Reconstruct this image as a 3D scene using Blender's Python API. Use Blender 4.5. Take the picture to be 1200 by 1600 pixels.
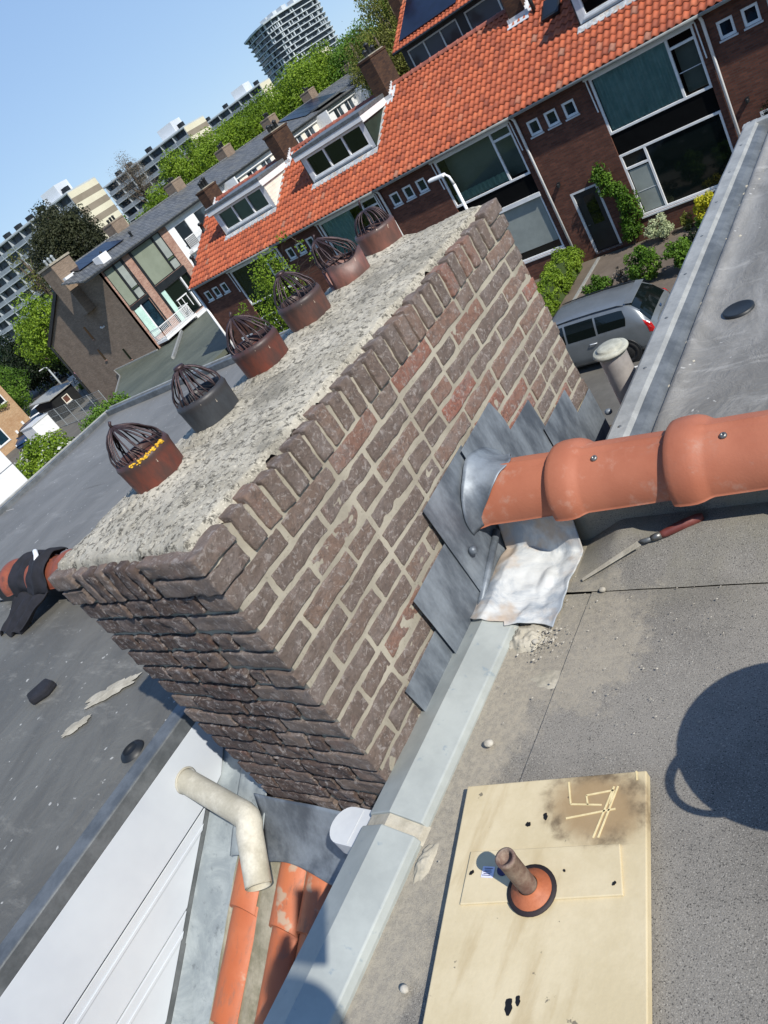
import bpy, bmesh, math, random
import numpy as np
from mathutils import Vector, Matrix, noise
random.seed(7); RNG = np.random.default_rng(7)
PI = math.pi; R = math.radians
for o in list(bpy.data.objects): bpy.data.objects.remove(o)
S = bpy.context.scene; C = S.collection
# ------------------------------------------------------------------ camera
# world: X along the street, Y towards the opposite terrace, Z up, origin at the lens
ROT = np.array([[0.73504051, 0.4420477, -0.51411019], [-0.11547465, -0.66555447, -0.73736209], [-0.66811755, 0.6013577, -0.43816419]])
u_, s_, v_ = np.linalg.svd(ROT); ROT = u_ @ v_
cd = bpy.data.cameras.new('camera'); cam = bpy.data.objects.new('camera', cd); C.objects.link(cam)
cd.sensor_width = 36; cd.lens = 36 * 1206 / 1600; cd.clip_start = 0.02; cd.clip_end = 6000
m = Matrix.Identity(4)
for i in range(3):
    m[i][0] = ROT[0][i]; m[i][1] = -ROT[1][i]; m[i][2] = -ROT[2][i]
cam.matrix_world = m
S.camera = cam
S.render.resolution_x = 768; S.render.resolution_y = 1024
# ------------------------------------------------------------------ light
SUN = Vector((0.80, -0.23, 0.745)).normalized()
elev = math.asin(SUN.z); azim = math.atan2(SUN.x, SUN.y)
w = bpy.data.worlds.new("World"); S.world = w; w.use_nodes = True
nt = w.node_tree; nt.nodes.clear()
sky = nt.nodes.new('ShaderNodeTexSky'); sky.sky_type = 'NISHITA'; sky.sun_disc = False
sky.sun_elevation = elev; sky.sun_rotation = azim; sky.altitude = 900; sky.air_density = 1.0; sky.dust_density = 0.0; sky.ozone_density = 3.0
bg = nt.nodes.new('ShaderNodeBackground'); bg.inputs[1].default_value = 0.115
wo = nt.nodes.new('ShaderNodeOutputWorld'); 
tcw = nt.nodes.new('ShaderNodeTexCoord'); sxw = nt.nodes.new('ShaderNodeSeparateXYZ'); nt.links.new(tcw.outputs['Generated'], sxw.inputs[0])
rw_ = nt.nodes.new('ShaderNodeValToRGB'); nt.links.new(sxw.outputs[2], rw_.inputs[0]); e_ = rw_.color_ramp.elements
e_[0].position = 0.; e_[0].color = (3.3, 4.75, 6.6, 1); e_[1].position = 1.; e_[1].color = (.9, 1.9, 4.4, 1)
e2_ = e_.new(.35); e2_.color = (2.1, 3.5, 6.1, 1)
mxw = nt.nodes.new('ShaderNodeMix'); mxw.data_type = 'RGBA'; mxw.inputs[0].default_value = .8
nt.links.new(sky.outputs[0], mxw.inputs[6]); nt.links.new(rw_.outputs[0], mxw.inputs[7]); nt.links.new(mxw.outputs[2], bg.inputs[0]); nt.links.new(bg.outputs[0], wo.inputs[0])
sd = bpy.data.lights.new('sun', 'SUN'); sd.energy = 4.7; sd.angle = R(0.53); sd.color = (1.0, 0.945, 0.86)
so = bpy.data.objects.new('sun', sd); C.objects.link(so); so.rotation_euler = SUN.to_track_quat('Z', 'Y').to_euler()
S.view_settings.view_transform = 'Standard'; S.view_settings.look = 'None'; S.view_settings.gamma = 1
S.view_settings.exposure = 0.25
G = -9.1

# ------------------------------------------------------------------ materials
MATS = {}
def lin(c):
    if isinstance(c, str):
        v = [int(c[i:i+2], 16) / 255 for i in (0, 2, 4)]
        return tuple((x / 12.92 if x <= .04045 else ((x + .055) / 1.055) ** 2.4) for x in v) + (1,)
    return tuple(c) + (1,) if len(c) == 3 else c
class N:
    """tiny node helper"""
    def __init__(s, name):
        s.m = bpy.data.materials.new(name); s.m.use_nodes = True; s.t = s.m.node_tree; s.t.nodes.clear()
        s.out = s.n('ShaderNodeOutputMaterial'); s.b = s.n('ShaderNodeBsdfPrincipled'); s.l(s.b.outputs[0], s.out.inputs[0])
        s.tc = s.n('ShaderNodeTexCoord'); s.co = s.tc.outputs['Object']; s.uv = s.tc.outputs['UV']
        MATS[name] = s.m
    def world(s):
        s.co = s.n('ShaderNodeNewGeometry').outputs['Position']; return s
    def n(s, t): return s.t.nodes.new(t)
    def l(s, a, b): s.t.links.new(a, b)
    def put(s, x, sock):
        if hasattr(x, 'is_output') or isinstance(x, bpy.types.NodeSocket): s.l(x, sock)
        else: sock.default_value = x
    def noise(s, scale, detail=4, rough=.6, co=None, dist=0, stretch=None):
        n = s.n('ShaderNodeTexNoise'); n.inputs['Scale'].default_value = scale; n.inputs['Detail'].default_value = detail
        n.inputs['Roughness'].default_value = rough; n.inputs['Distortion'].default_value = dist
        c = co or s.co
        if stretch:
            mp = s.n('ShaderNodeMapping'); mp.inputs['Scale'].default_value = stretch[:3]
            if len(stretch) > 3: mp.inputs['Rotation'].default_value = stretch[3:]
            s.l(c, mp.inputs[0]); c = mp.outputs[0]
        s.l(c, n.inputs['Vector']); return n.outputs['Fac']
    def vor(s, scale, feat='F1', co=None):
        n = s.n('ShaderNodeTexVoronoi'); n.inputs['Scale'].default_value = scale; n.feature = feat
        s.l(co or s.co, n.inputs['Vector']); return n.outputs['Distance'], n.outputs['Color'] if feat == 'F1' else None
    def ramp(s, x, a, b):
        n = s.n('ShaderNodeMapRange'); n.interpolation_type = 'SMOOTHSTEP'
        n.inputs['From Min'].default_value = a; n.inputs['From Max'].default_value = b; s.l(x, n.inputs['Value']); return n.outputs[0]
    def mix(s, f, a, b, mode='MIX'):
        n = s.n('ShaderNodeMix'); n.data_type = 'RGBA'; n.blend_type = mode
        s.put(f, n.inputs[0]); s.put(a, n.inputs[6]); s.put(b, n.inputs[7]); return n.outputs[2]
    def math(s, op, a, b=0.):
        n = s.n('ShaderNodeMath'); n.operation = op; s.put(a, n.inputs[0]); s.put(b, n.inputs[1]); return n.outputs[0]
    def attr(s, name='tint'):
        n = s.n('ShaderNodeAttribute'); n.attribute_name = name; return n.outputs['Fac']
    def sep(s, c=None):
        n = s.n('ShaderNodeSeparateXYZ'); s.l(c or s.co, n.inputs[0]); return n.outputs
    def cramp(s, x, stops):
        n = s.n('ShaderNodeValToRGB'); s.l(x, n.inputs[0]); e = n.color_ramp.elements
        e[0].position, e[0].color = stops[0][0], lin(stops[0][1]); e[1].position, e[1].color = stops[-1][0], lin(stops[-1][1])
        for p, c in stops[1:-1]:
            k = e.new(p); k.color = lin(c)
        return n.outputs[0]
    def bump(s, h, strength=.3, dist=.01, prev=None):
        n = s.n('ShaderNodeBump'); n.inputs['Strength'].default_value = strength; n.inputs['Distance'].default_value = dist
        s.l(h, n.inputs['Height'])
        if prev: s.l(prev, n.inputs['Normal'])
        return n.outputs[0]
    def done(s, col, rough=.7, nrm=None, metal=0., spec=None):
        s.put(col, s.b.inputs['Base Color']); s.put(rough, s.b.inputs['Roughness']); s.put(metal, s.b.inputs['Metallic'])
        if nrm is not None: s.l(nrm, s.b.inputs['Normal'])
        if spec is not None: s.b.inputs['Specular IOR Level'].default_value = spec
        return s.m
def simple(name, c1, c2=None, scale=3., rough=.6, bump=.0, bscale=40., metal=0., fine=.25, spec=None, stretch=None, dist=.004):
    s = N(name); c2 = c2 or c1
    a = s.noise(scale, 5, .65, stretch=stretch); col = s.mix(s.ramp(a, .35, .65), lin(c1), lin(c2))
    f = s.noise(scale * 14, 3); k = s.math('ADD', s.math('MULTIPLY', f, fine), 1 - fine / 2)
    col = s.mix(1., col, s.n_rgb(k) if False else k_rgb(s, k), 'MULTIPLY')
    nr = s.bump(s.noise(bscale, 4), bump, dist) if bump else None
    return s.done(col, rough, nr, metal, spec)
def k_rgb(s, k):
    n = s.n('ShaderNodeCombineXYZ')
    for i in range(3): s.l(k, n.inputs[i])
    return n.outputs[0]

# near bricks: dark purple brown, per brick tint, white bloom
s = N('chimney_brick'); t = s.attr()
base = s.cramp(t, [(0, '4c423f'), (.2, '63524a'), (.3, '7b685c'), (.5, '6f6057'), (.7, '8a7060'), (.86, '976a57'), (1, 'a8624c')])
n1 = s.noise(28, 6, .7, stretch=(1, 1, 1.8)); base = s.mix(s.math('MULTIPLY', s.ramp(n1, .45, .75), .7), base, lin('3a3336'))
n2 = s.noise(9, 7, .75, dist=1.2); base = s.mix(s.math('MULTIPLY', s.math('MULTIPLY', s.ramp(n2, .44, .66), .6), s.ramp(t, -.3, .3)), base, lin('958a85'))
n4 = s.noise(60, 4, .7, dist=.8); base = s.mix(s.math('MULTIPLY', s.ramp(n4, .53, .64), .7), base, lin('b9b1ab')); n5 = s.noise(50, 5, .8, dist=1.5); base = s.mix(s.math('MULTIPLY', s.ramp(n5, .54, .62), .35), base, lin('332b2b'))
n3 = s.noise(15, 5, .6); base = s.mix(s.math('MULTIPLY', s.ramp(n3, .6, .7), .3), base, lin('80503f'))
base = s.mix(s.math('MULTIPLY', s.ramp(t, .2, .3), .24), base, lin('9a8e84'))
nb = s.bump(s.noise(38, 8, .8, dist=1.8), 1., .014); nb = s.bump(s.noise(230, 3), .35, .0012, nb)
s.done(base, .82, nb, spec=.3)
s = N('chimney_mortar')
base = s.mix(s.ramp(s.noise(7, 5), .35, .65), lin('8f897b'), lin('a39d8e')); base = s.mix(s.math('MULTIPLY', s.ramp(s.noise(120, 3), .6, .7), .4), base, lin('6d685c'))
s.done(base, .95, s.bump(s.noise(160, 4, .7), .6, .003), spec=.15)
s = N('crown_mortar')
base = s.mix(s.ramp(s.noise(6, 5), .35, .65), lin('a09a8b'), lin('bab4a5')); base = s.mix(s.math('MULTIPLY', s.ramp(s.noise(60, 6, .75), .50, .60), .9), base, lin('57544c'))
base = s.mix(s.math('MULTIPLY', s.ramp(s.noise(150, 2), .6, .66), .8), base, lin('cfc9b8')); base = s.mix(s.math('MULTIPLY', s.ramp(s.noise(3.5, 6), .52, .66), .55), base, lin('6a675e'))
v, _ = s.vor(1.9, 'DISTANCE_TO_EDGE', None)
nb = s.bump(s.noise(110, 6, .8), .8, .006)
s.done(base, .97, nb, spec=.1)
# terracotta pots
def pot_mat(name, a, b, c):
    s = N(name); base = s.mix(s.ramp(s.noise(9, 5, .7, stretch=(1, 1, .25)), .35, .65), lin(a), lin(b)); z = s.sep()[2]
    base = s.mix(s.math('MULTIPLY', s.ramp(s.noise(18, 5, stretch=(1, 1, .3)), .45, .7), .8), base, lin(c))
    zz_ = s.sep(s.n('ShaderNodeNewGeometry').outputs['Position'])[2]; base = s.mix(s.math('MULTIPLY', s.ramp(zz_, -.445, -.425), .7), base, lin('2f2b2a')); base = s.mix(s.ramp(s.noise(45, 3), .7, .74), base, lin('b8aa98'))
    return s.done(base, .5, s.bump(s.noise(60, 4), .25, .003))
pot_mat('pot_rust', '613026', '733a2a', '3a2e2b'); pot_mat('pot_black', '34363a', '42464a', '2a2b2e'); pot_mat('pot_pink', '70483f', '7f5447', '4a3934'); pot_mat('pot_brown', '5c3a30', '6c463a', '38302e')
simple('guard_wire', '332a2c', '4a3a3a', 20, .45, .2, 150, .5); simple('soot_tar_shade', '0b0a0a'); simple('lichen', 'c79a20', 'e0b43a', 60, .9, .5, 200)  # near-black for flue soot, tar spots and the painted shade in the pipe
simple('lead_dark', '525961', '848c93', 6, .5, .3, 18, .3, .35, stretch=(1, 1.3, .5)); 
s = N('lead_white'); base = s.mix(s.ramp(s.noise(6, 6, .7, dist=1), .38, .62), lin('8f979e'), lin('bfc1bf'))
base = s.mix(s.math('MULTIPLY', s.ramp(s.noise(5, 4), .50, .62), .8), base, lin('ab9883')); s.done(base, .72, s.bump(s.noise(12, 4), .5, .01), 0.)
s = N('zinc'); base = s.mix(s.ramp(s.noise(5, 6, .65), .35, .65), lin('989d99'), lin('a8ada8')); base = s.mix(s.math('MULTIPLY', s.ramp(s.noise(30, 5), .62, .72), .6), base, lin('7b8a93'))
s.done(base, .55, s.bump(s.noise(9, 3), .08, .01), .15)
s = N('zinc_flat'); base = s.mix(s.ramp(s.noise(6, 7, .75, dist=.6), .35, .65), lin('8b9498'), lin('a9b1b2')); base = s.mix(s.math('MULTIPLY', s.ramp(s.noise(22, 6, .8), .55, .7), .8), base, lin('6a7175'))
s.done(base, .55, s.bump(s.noise(20, 3), .2, .006), .2)
simple('lead_trim', '8a8b88', 'a0a19d', 9, .6, .3, 60, .2, .3); simple('lead_trim_dark', '565a5c', '6f7375', 9, .5, .3, 40, .3, .3)
# bitumen with granules; mortar spill near the coping
s = N('bitumen_near').world(); base = s.mix(s.ramp(s.noise(2.2, 6, .7), .35, .65), lin('6d6a64'), lin('858179'))
base = s.mix(s.math('MULTIPLY', s.ramp(s.noise(420, 2, .5), .55, .68), .85), base, lin('a09c93')); base = s.mix(s.math('MULTIPLY', s.ramp(s.noise(330, 2, .5), .58, .66), .7), base, lin('2c2c2c'))
x, y, z = s.sep()
d1 = s.math('ADD', s.math('MULTIPLY', s.noise(4.5, 6, .7), .34), s.math('MULTIPLY', s.noise(30, 4), .06))
spill = s.ramp(s.math('SUBTRACT', s.math('ADD', x, 1.145), s.math('SUBTRACT', d1, .07)), .035, -.035)
ex = s.math('ADD', x, .93); ey = s.math('SUBTRACT', y, 1.13)
r2 = s.math('SQRT', s.math('ADD', s.math('MULTIPLY', ex, ex), s.math('MULTIPLY', s.math('MULTIPLY', ey, ey), .7)))
sp2 = s.ramp(s.math('SUBTRACT', r2, s.math('MULTIPLY', s.noise(11, 6, .75), .34)), .03, -.04)
gate = s.ramp(y, -.6, .1)
spm = s.math('MULTIPLY', s.math('MULTIPLY', s.math('MAXIMUM', s.math('MULTIPLY', spill, gate), s.math('MULTIPLY', sp2, .75)), .9), s.math('ADD', .55, s.math('MULTIPLY', s.ramp(s.noise(70, 6, .8), .4, .6), .45)))
base = s.mix(spm, base, lin('a39b8a'))
ey2 = s.ramp(y, 1.1, 1.45); base = s.mix(s.math('MULTIPLY', s.math('MULTIPLY', ey2, s.ramp(s.noise(6, 5), .35, .6)), .55), base, lin('7f7b6c'))
nb = s.bump(s.noise(380, 3, .6), .55, .003); nb = s.bump(s.noise(9, 4), .35, .01, nb)
s.done(base, .9, nb, spec=.25)
def bit(name, a, b, c, sc=2.):
    s = N(name); base = s.mix(s.ramp(s.noise(sc, 6, .7, dist=.8, stretch=(1, .5, 1, 0, 0, .6)), .35, .65), lin(a), lin(b))
    base = s.mix(s.math('MULTIPLY', s.ramp(s.noise(sc * 2.2, 7, .75, stretch=(.6, 2.2, 1, 0, 0, -.5)), .54, .72), .55), base, lin(c))
    base = s.mix(s.math('MULTIPLY', s.ramp(s.noise(26, 2), .71, .74), .8), base, lin('b5b4ae'))
    return s.done(base, .62, s.bump(s.noise(sc * 3, 5, .7, dist=1.), .5, .02, s.bump(s.noise(60, 5), .25, .004)), spec=.4)
bit('bitumen_left', '565550', '66655f', '8c8a82'); bit('bitumen_front', '6e6c67', '8c8a85', 'aaa8a2', 3.); bit('bitumen_blue', '666561', '757470', '8b8a86', 1.2); bit('bitumen_green', '4c5249', '5c6156', '6b7065', .5)
simple('mortar_patch', '9a9484', 'b0aa9a', 20, .95, .5, 90); simple('mortar_moss', '9c9684', '6f6c58', 7, .95, .5, 60, fine=.4)
# orange ridge and tiles
s = N('tile_new'); t = s.attr(); base = s.mix(s.ramp(s.noise(5, 4), .3, .7), lin('9a5b43'), lin('a7684f')); base = s.mix(s.math('MULTIPLY', s.ramp(s.noise(14, 6, .7), .55, .72), .5), base, lin('b78f7c')); base = s.mix(s.math('MULTIPLY', s.ramp(s.noise(3.5, 7, .8), .52, .68), .35), base, lin('8a6a5c')); s.done(base, .62, s.bump(s.noise(150, 3), .25, .002), spec=.3)
s = N('tile_old'); base = s.mix(s.ramp(s.noise(5, 5), .3, .7), lin('7b4330'), lin('934d35')); base = s.mix(s.math('MULTIPLY', s.ramp(s.noise(12, 6, .7), .5, .65), .7), base, lin('4a3630')); s.done(base, .6, s.bump(s.noise(60, 4), .3, .003))
s = N('tile_strip'); base = s.mix(s.ramp(s.noise(4, 5), .3, .7), lin('a85a35'), lin('b56b47')); base = s.mix(s.math('MULTIPLY', s.ramp(s.noise(22, 6, .7, stretch=(1.5, .4, 1)), .52, .66), .8), base, lin('8a5a44')); base = s.mix(s.math('MULTIPLY', s.ramp(s.noise(8, 4), .6, .66), .7), base, lin('a39c88'))
s.done(base, .55, s.bump(s.noise(60, 4), .25, .003))
s = N('roof_tiles'); t = s.attr(); base = s.cramp(t, [(0, '84422b'), (.3, '9e5032'), (.6, 'ab5735'), (.9, 'b6633f'), (1, '956550')])
base = s.mix(s.math('MULTIPLY', s.ramp(s.noise(2.6, 6, .75), .52, .7), .6), base, lin('6d3a2c')); base = s.mix(s.math('MULTIPLY', s.ramp(s.noise(16, 3), .6, .7), .4), base, lin('5a4038')); s.done(base, .7, s.bump(s.noise(30, 3), .3, .01))
simple('ridge_tile_dark', '7a4130', '9a5a48', 3, .7, .3, 30)
s = N('slate'); u, v_s, _ = s.sep(s.uv)
bt = s.n('ShaderNodeTexBrick'); s.l(s.uv, bt.inputs['Vector']); bt.inputs['Scale'].default_value = 1; bt.inputs['Brick Width'].default_value = .32; bt.inputs['Row Height'].default_value = .3; bt.inputs['Mortar Size'].default_value = .025
bt.inputs['Color1'].default_value = lin('4d5052'); bt.inputs['Color2'].default_value = lin('6a6c6d'); bt.inputs['Mortar'].default_value = lin('1d1f21')
base = s.mix(s.math('MULTIPLY', s.ramp(s.noise(.8, 6, .75), .45, .65), .5), bt.outputs[0], lin('6b6a62')); s.done(base, .62, s.bump(bt.outputs['Fac'], -.5, .02))
def brickmat(name, c1, c2, mo, c3=None, rough=.85):
    s = N(name); bt = s.n('ShaderNodeTexBrick'); s.l(s.uv, bt.inputs['Vector']); bt.inputs['Scale'].default_value = 1; bt.inputs['Brick Width'].default_value = .22; bt.inputs['Row Height'].default_value = .066; bt.inputs['Mortar Size'].default_value = .009; bt.inputs['Bias'].default_value = -.1
    bt.inputs['Color1'].default_value = lin(c1); bt.inputs['Color2'].default_value = lin(c2); bt.inputs['Mortar'].default_value = lin(mo)
    col = s.mix(s.math('MULTIPLY', s.ramp(s.noise(1.1, 7, .7), .4, .65), .45), bt.outputs[0], lin(c3 or c1)); w = s.n('ShaderNodeTexWhiteNoise')
    col = s.mix(s.math('MULTIPLY', s.ramp(s.noise(9, 3), .55, .75), .5), col, lin(c2))
    return s.done(col, rough, s.bump(bt.outputs['Fac'], -.5, .01), spec=.2)
brickmat('brick_red', '57362c', '754b3c', '544741', '422b25'); brickmat('brick_brown', '7b6a5a', '937f6d', '7c746a', '64574b'); brickmat('brick_pink', '8c6557', 'b08a78', 'a09488', '7a5547')
brickmat('brick_stack', '3e2c25', '59402f', '40372f', '2e231f'); brickmat('brick_tan', 'a5825f', 'bb9a78', 'a89880', '96704f')
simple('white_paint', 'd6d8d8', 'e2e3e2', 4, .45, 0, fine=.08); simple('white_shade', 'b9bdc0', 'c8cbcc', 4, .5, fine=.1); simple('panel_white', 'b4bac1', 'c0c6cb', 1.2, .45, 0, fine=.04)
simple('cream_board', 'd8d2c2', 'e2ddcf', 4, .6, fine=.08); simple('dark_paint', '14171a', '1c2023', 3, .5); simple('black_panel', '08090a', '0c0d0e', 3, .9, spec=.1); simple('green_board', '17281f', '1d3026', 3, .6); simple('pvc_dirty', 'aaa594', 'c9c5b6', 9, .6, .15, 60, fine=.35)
simple('pvc_grey', '8f8a86', 'a39e99', 8, .5, .1, 40, fine=.2); simple('pvc_cap', '97978a', 'b0b0a2', 30, .7, .2, 60, fine=.3); simple('gutter_zinc', '8d9496', '9fa5a6', 3, .5, metal=.2); simple('room_dark', '0a0c0e', '15181a', 1, .9)
simple('blind_green', '747c6c', '7d8575', 1, .8, fine=.05); simple('blind_grey', '868d88', '949b95', 1, .8, fine=.05); simple('curtain_teal', '9ec0be', 'b5d2cf', 4, .9, fine=.1); simple('curtain_mint', 'a5c4b8', 'b4d2c6', 2, .8)
simple('solar', '0b0f1e', '10162a', 2, .3); simple('car_paint', '777d80', '7f8588', 3, .3, metal=.45, fine=.03); simple('rubber', '131313', '1c1c1c', 10, .8); simple('hub', '8b8f92', '9a9ea1', 8, .4, metal=.6)
simple('lamp_red', '9c1414', 'b51a1a', 8, .3); simple('lamp_clear', 'c8cccf', 'dadddf', 8, .2); simple('plate_yellow', 'd9b310', 'e3bf20', 8, .5); simple('black_text', '0a0a0a'); simple('cloth_black', '14151b', '1f2028', 12, .9, .4, 50)
simple('wood_tan', '8a6a48', '9c7a55', 8, .8); simple('bark', '4a4038', '5e5246', 8, .9, .5, 20); simple('asphalt', '57544e', '625f58', .8, .92, .3, 60, fine=.3); simple('pavement', '5c5248', '6b6055', 1.2, .92, .3, 40, fine=.3)
simple('soil', '3f3426', '4d4232', 1.5, .95, .5, 20); simple('grass', '38491f', '4a5c28', .6, .95, .6, 25, fine=.5); simple('hedge_base', '2b3a14', '3a4c1c', 3, .9); simple('paint_line', 'c9c8c2', 'd6d5cf', 6, .7, fine=.2); simple('sign_white', 'd9dcdc', 'e4e6e6', 2, .5, fine=.05)
simple('debris', '9a9486', 'b8b3a6', 40, .95, .5, 90); simple('handle_red', '5e2b26', '6f3a33', 20, .5, .2, 90); simple('steel', '6a6a68', '83837f', 30, .4, .2, 80, .7); simple('rubber_ring', '1c1416', '2a1f20', 20, .7); simple('rust_collar', '9a5432', 'a9623f', 20, .6, .3, 80)
simple('rusty_pipe', '8a7a6c', '6a5248', 35, .7, .6, 90, .15, .5); simple('sticker', 'cfd0e0', 'd8d8e6', 60, .5); simple('sticker_blue', '23264e', '30335e', 60, .5); simple('pink_petal', 'c48fa6', 'd6a4b6', 5, .7); simple('blue_car', '28405e', '30496a', 2, .3, metal=.3)
# plywood with a scorch
s = N('plywood').world(); x, y, z = s.sep()
base = s.mix(s.ramp(s.noise(5, 6, .7), .35, .65), lin('bfb08d'), lin('cbbd9c')); base = s.mix(s.math('MULTIPLY', s.ramp(s.noise(2.2, 5, stretch=(6, 1, 1, 0, 0, .22)), .55, .7), .35), base, lin('9b8355'))
dx = s.math('ADD', x, .755); dy = s.math('SUBTRACT', y, .695)
rr = s.math('SQRT', s.math('ADD', s.math('MULTIPLY', s.math('MULTIPLY', dx, dx), .8), s.math('MULTIPLY', s.math('MULTIPLY', dy, dy), 1.6)))
rr = s.math('ADD', rr, s.math('MULTIPLY', s.math('SUBTRACT', s.noise(22, 6, .7, dist=1), .5), .055))
base = s.mix(s.math('MULTIPLY', s.ramp(rr, .125, .05), .75), base, lin('8a6d47'))
ring = s.math('MULTIPLY', s.ramp(rr, .045, .08), s.ramp(rr, .12, .085)); base = s.mix(s.math('MULTIPLY', s.math('MULTIPLY', ring, s.ramp(s.noise(13, 5), .40, .62)), .8), base, lin('4d3d2b'))
base = s.mix(s.math('MULTIPLY', s.ramp(s.noise(30, 4), .68, .72), .7), base, lin('3b3a38')); s.done(base, .75, s.bump(s.noise(90, 4), .25, .002))
simple('carved_wood', 'cdbb8c', 'dccb9c', 60, .8)
# glass
s = N('glass'); s.t.nodes.remove(s.b); tr = s.n('ShaderNodeBsdfTransparent'); tr.inputs[0].default_value = (.72, .78, .76, 1); gl = s.n('ShaderNodeBsdfGlossy'); gl.inputs['Roughness'].default_value = .03
fr = s.n('ShaderNodeFresnel'); fr.inputs[0].default_value = 1.5; mx = s.n('ShaderNodeMixShader'); s.l(s.math('ADD', fr.outputs[0], .03), mx.inputs[0]); s.l(tr.outputs[0], mx.inputs[1]); s.l(gl.outputs[0], mx.inputs[2]); s.l(mx.outputs[0], s.out.inputs[0])
s = N('glass_dark'); s.done(lin('0d1413'), .06, spec=.6)
s = N('glass_blue'); s.done(s.mix(s.ramp(s.noise(.9, 5), .4, .6), lin('101c24'), lin('1c3340')), .08, spec=.6)
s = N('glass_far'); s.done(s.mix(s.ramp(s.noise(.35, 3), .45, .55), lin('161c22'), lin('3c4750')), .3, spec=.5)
# leaves: colour by clump
def leafmat(name, a, b, c):
    s = N(name); t = s.attr(); col = s.cramp(t, [(0, a), (.5, b), (1, c)])
    s.done(col, .55, spec=.3); tl = s.n('ShaderNodeBsdfTranslucent'); s.l(col, tl.inputs[0]); mx = s.n('ShaderNodeMixShader'); mx.inputs[0].default_value = .3
    s.l(s.b.outputs[0], mx.inputs[1]); s.l(tl.outputs[0], mx.inputs[2]); s.l(mx.outputs[0], s.out.inputs[0])
leafmat('leaf_lime', '526c18', '6c8722', '8ba434'); leafmat('leaf_green', '3c5a18', '527422', '6f9032'); leafmat('leaf_dark', '2a3020', '3c412a', '4f5236'); leafmat('leaf_brown', '55542a', '686c30', '7f8638'); leafmat('leaf_yellow', '9a9a20', 'b8b428', 'd0cc40'); leafmat('leaf_cream', '8e9a70', 'aab48c', 'c2caa4'); leafmat('leaf_deep', '141f10', '1f2e16', '2c3f1e'); leafmat('twig', '6b6256', '7d7466', '938a7c')

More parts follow.
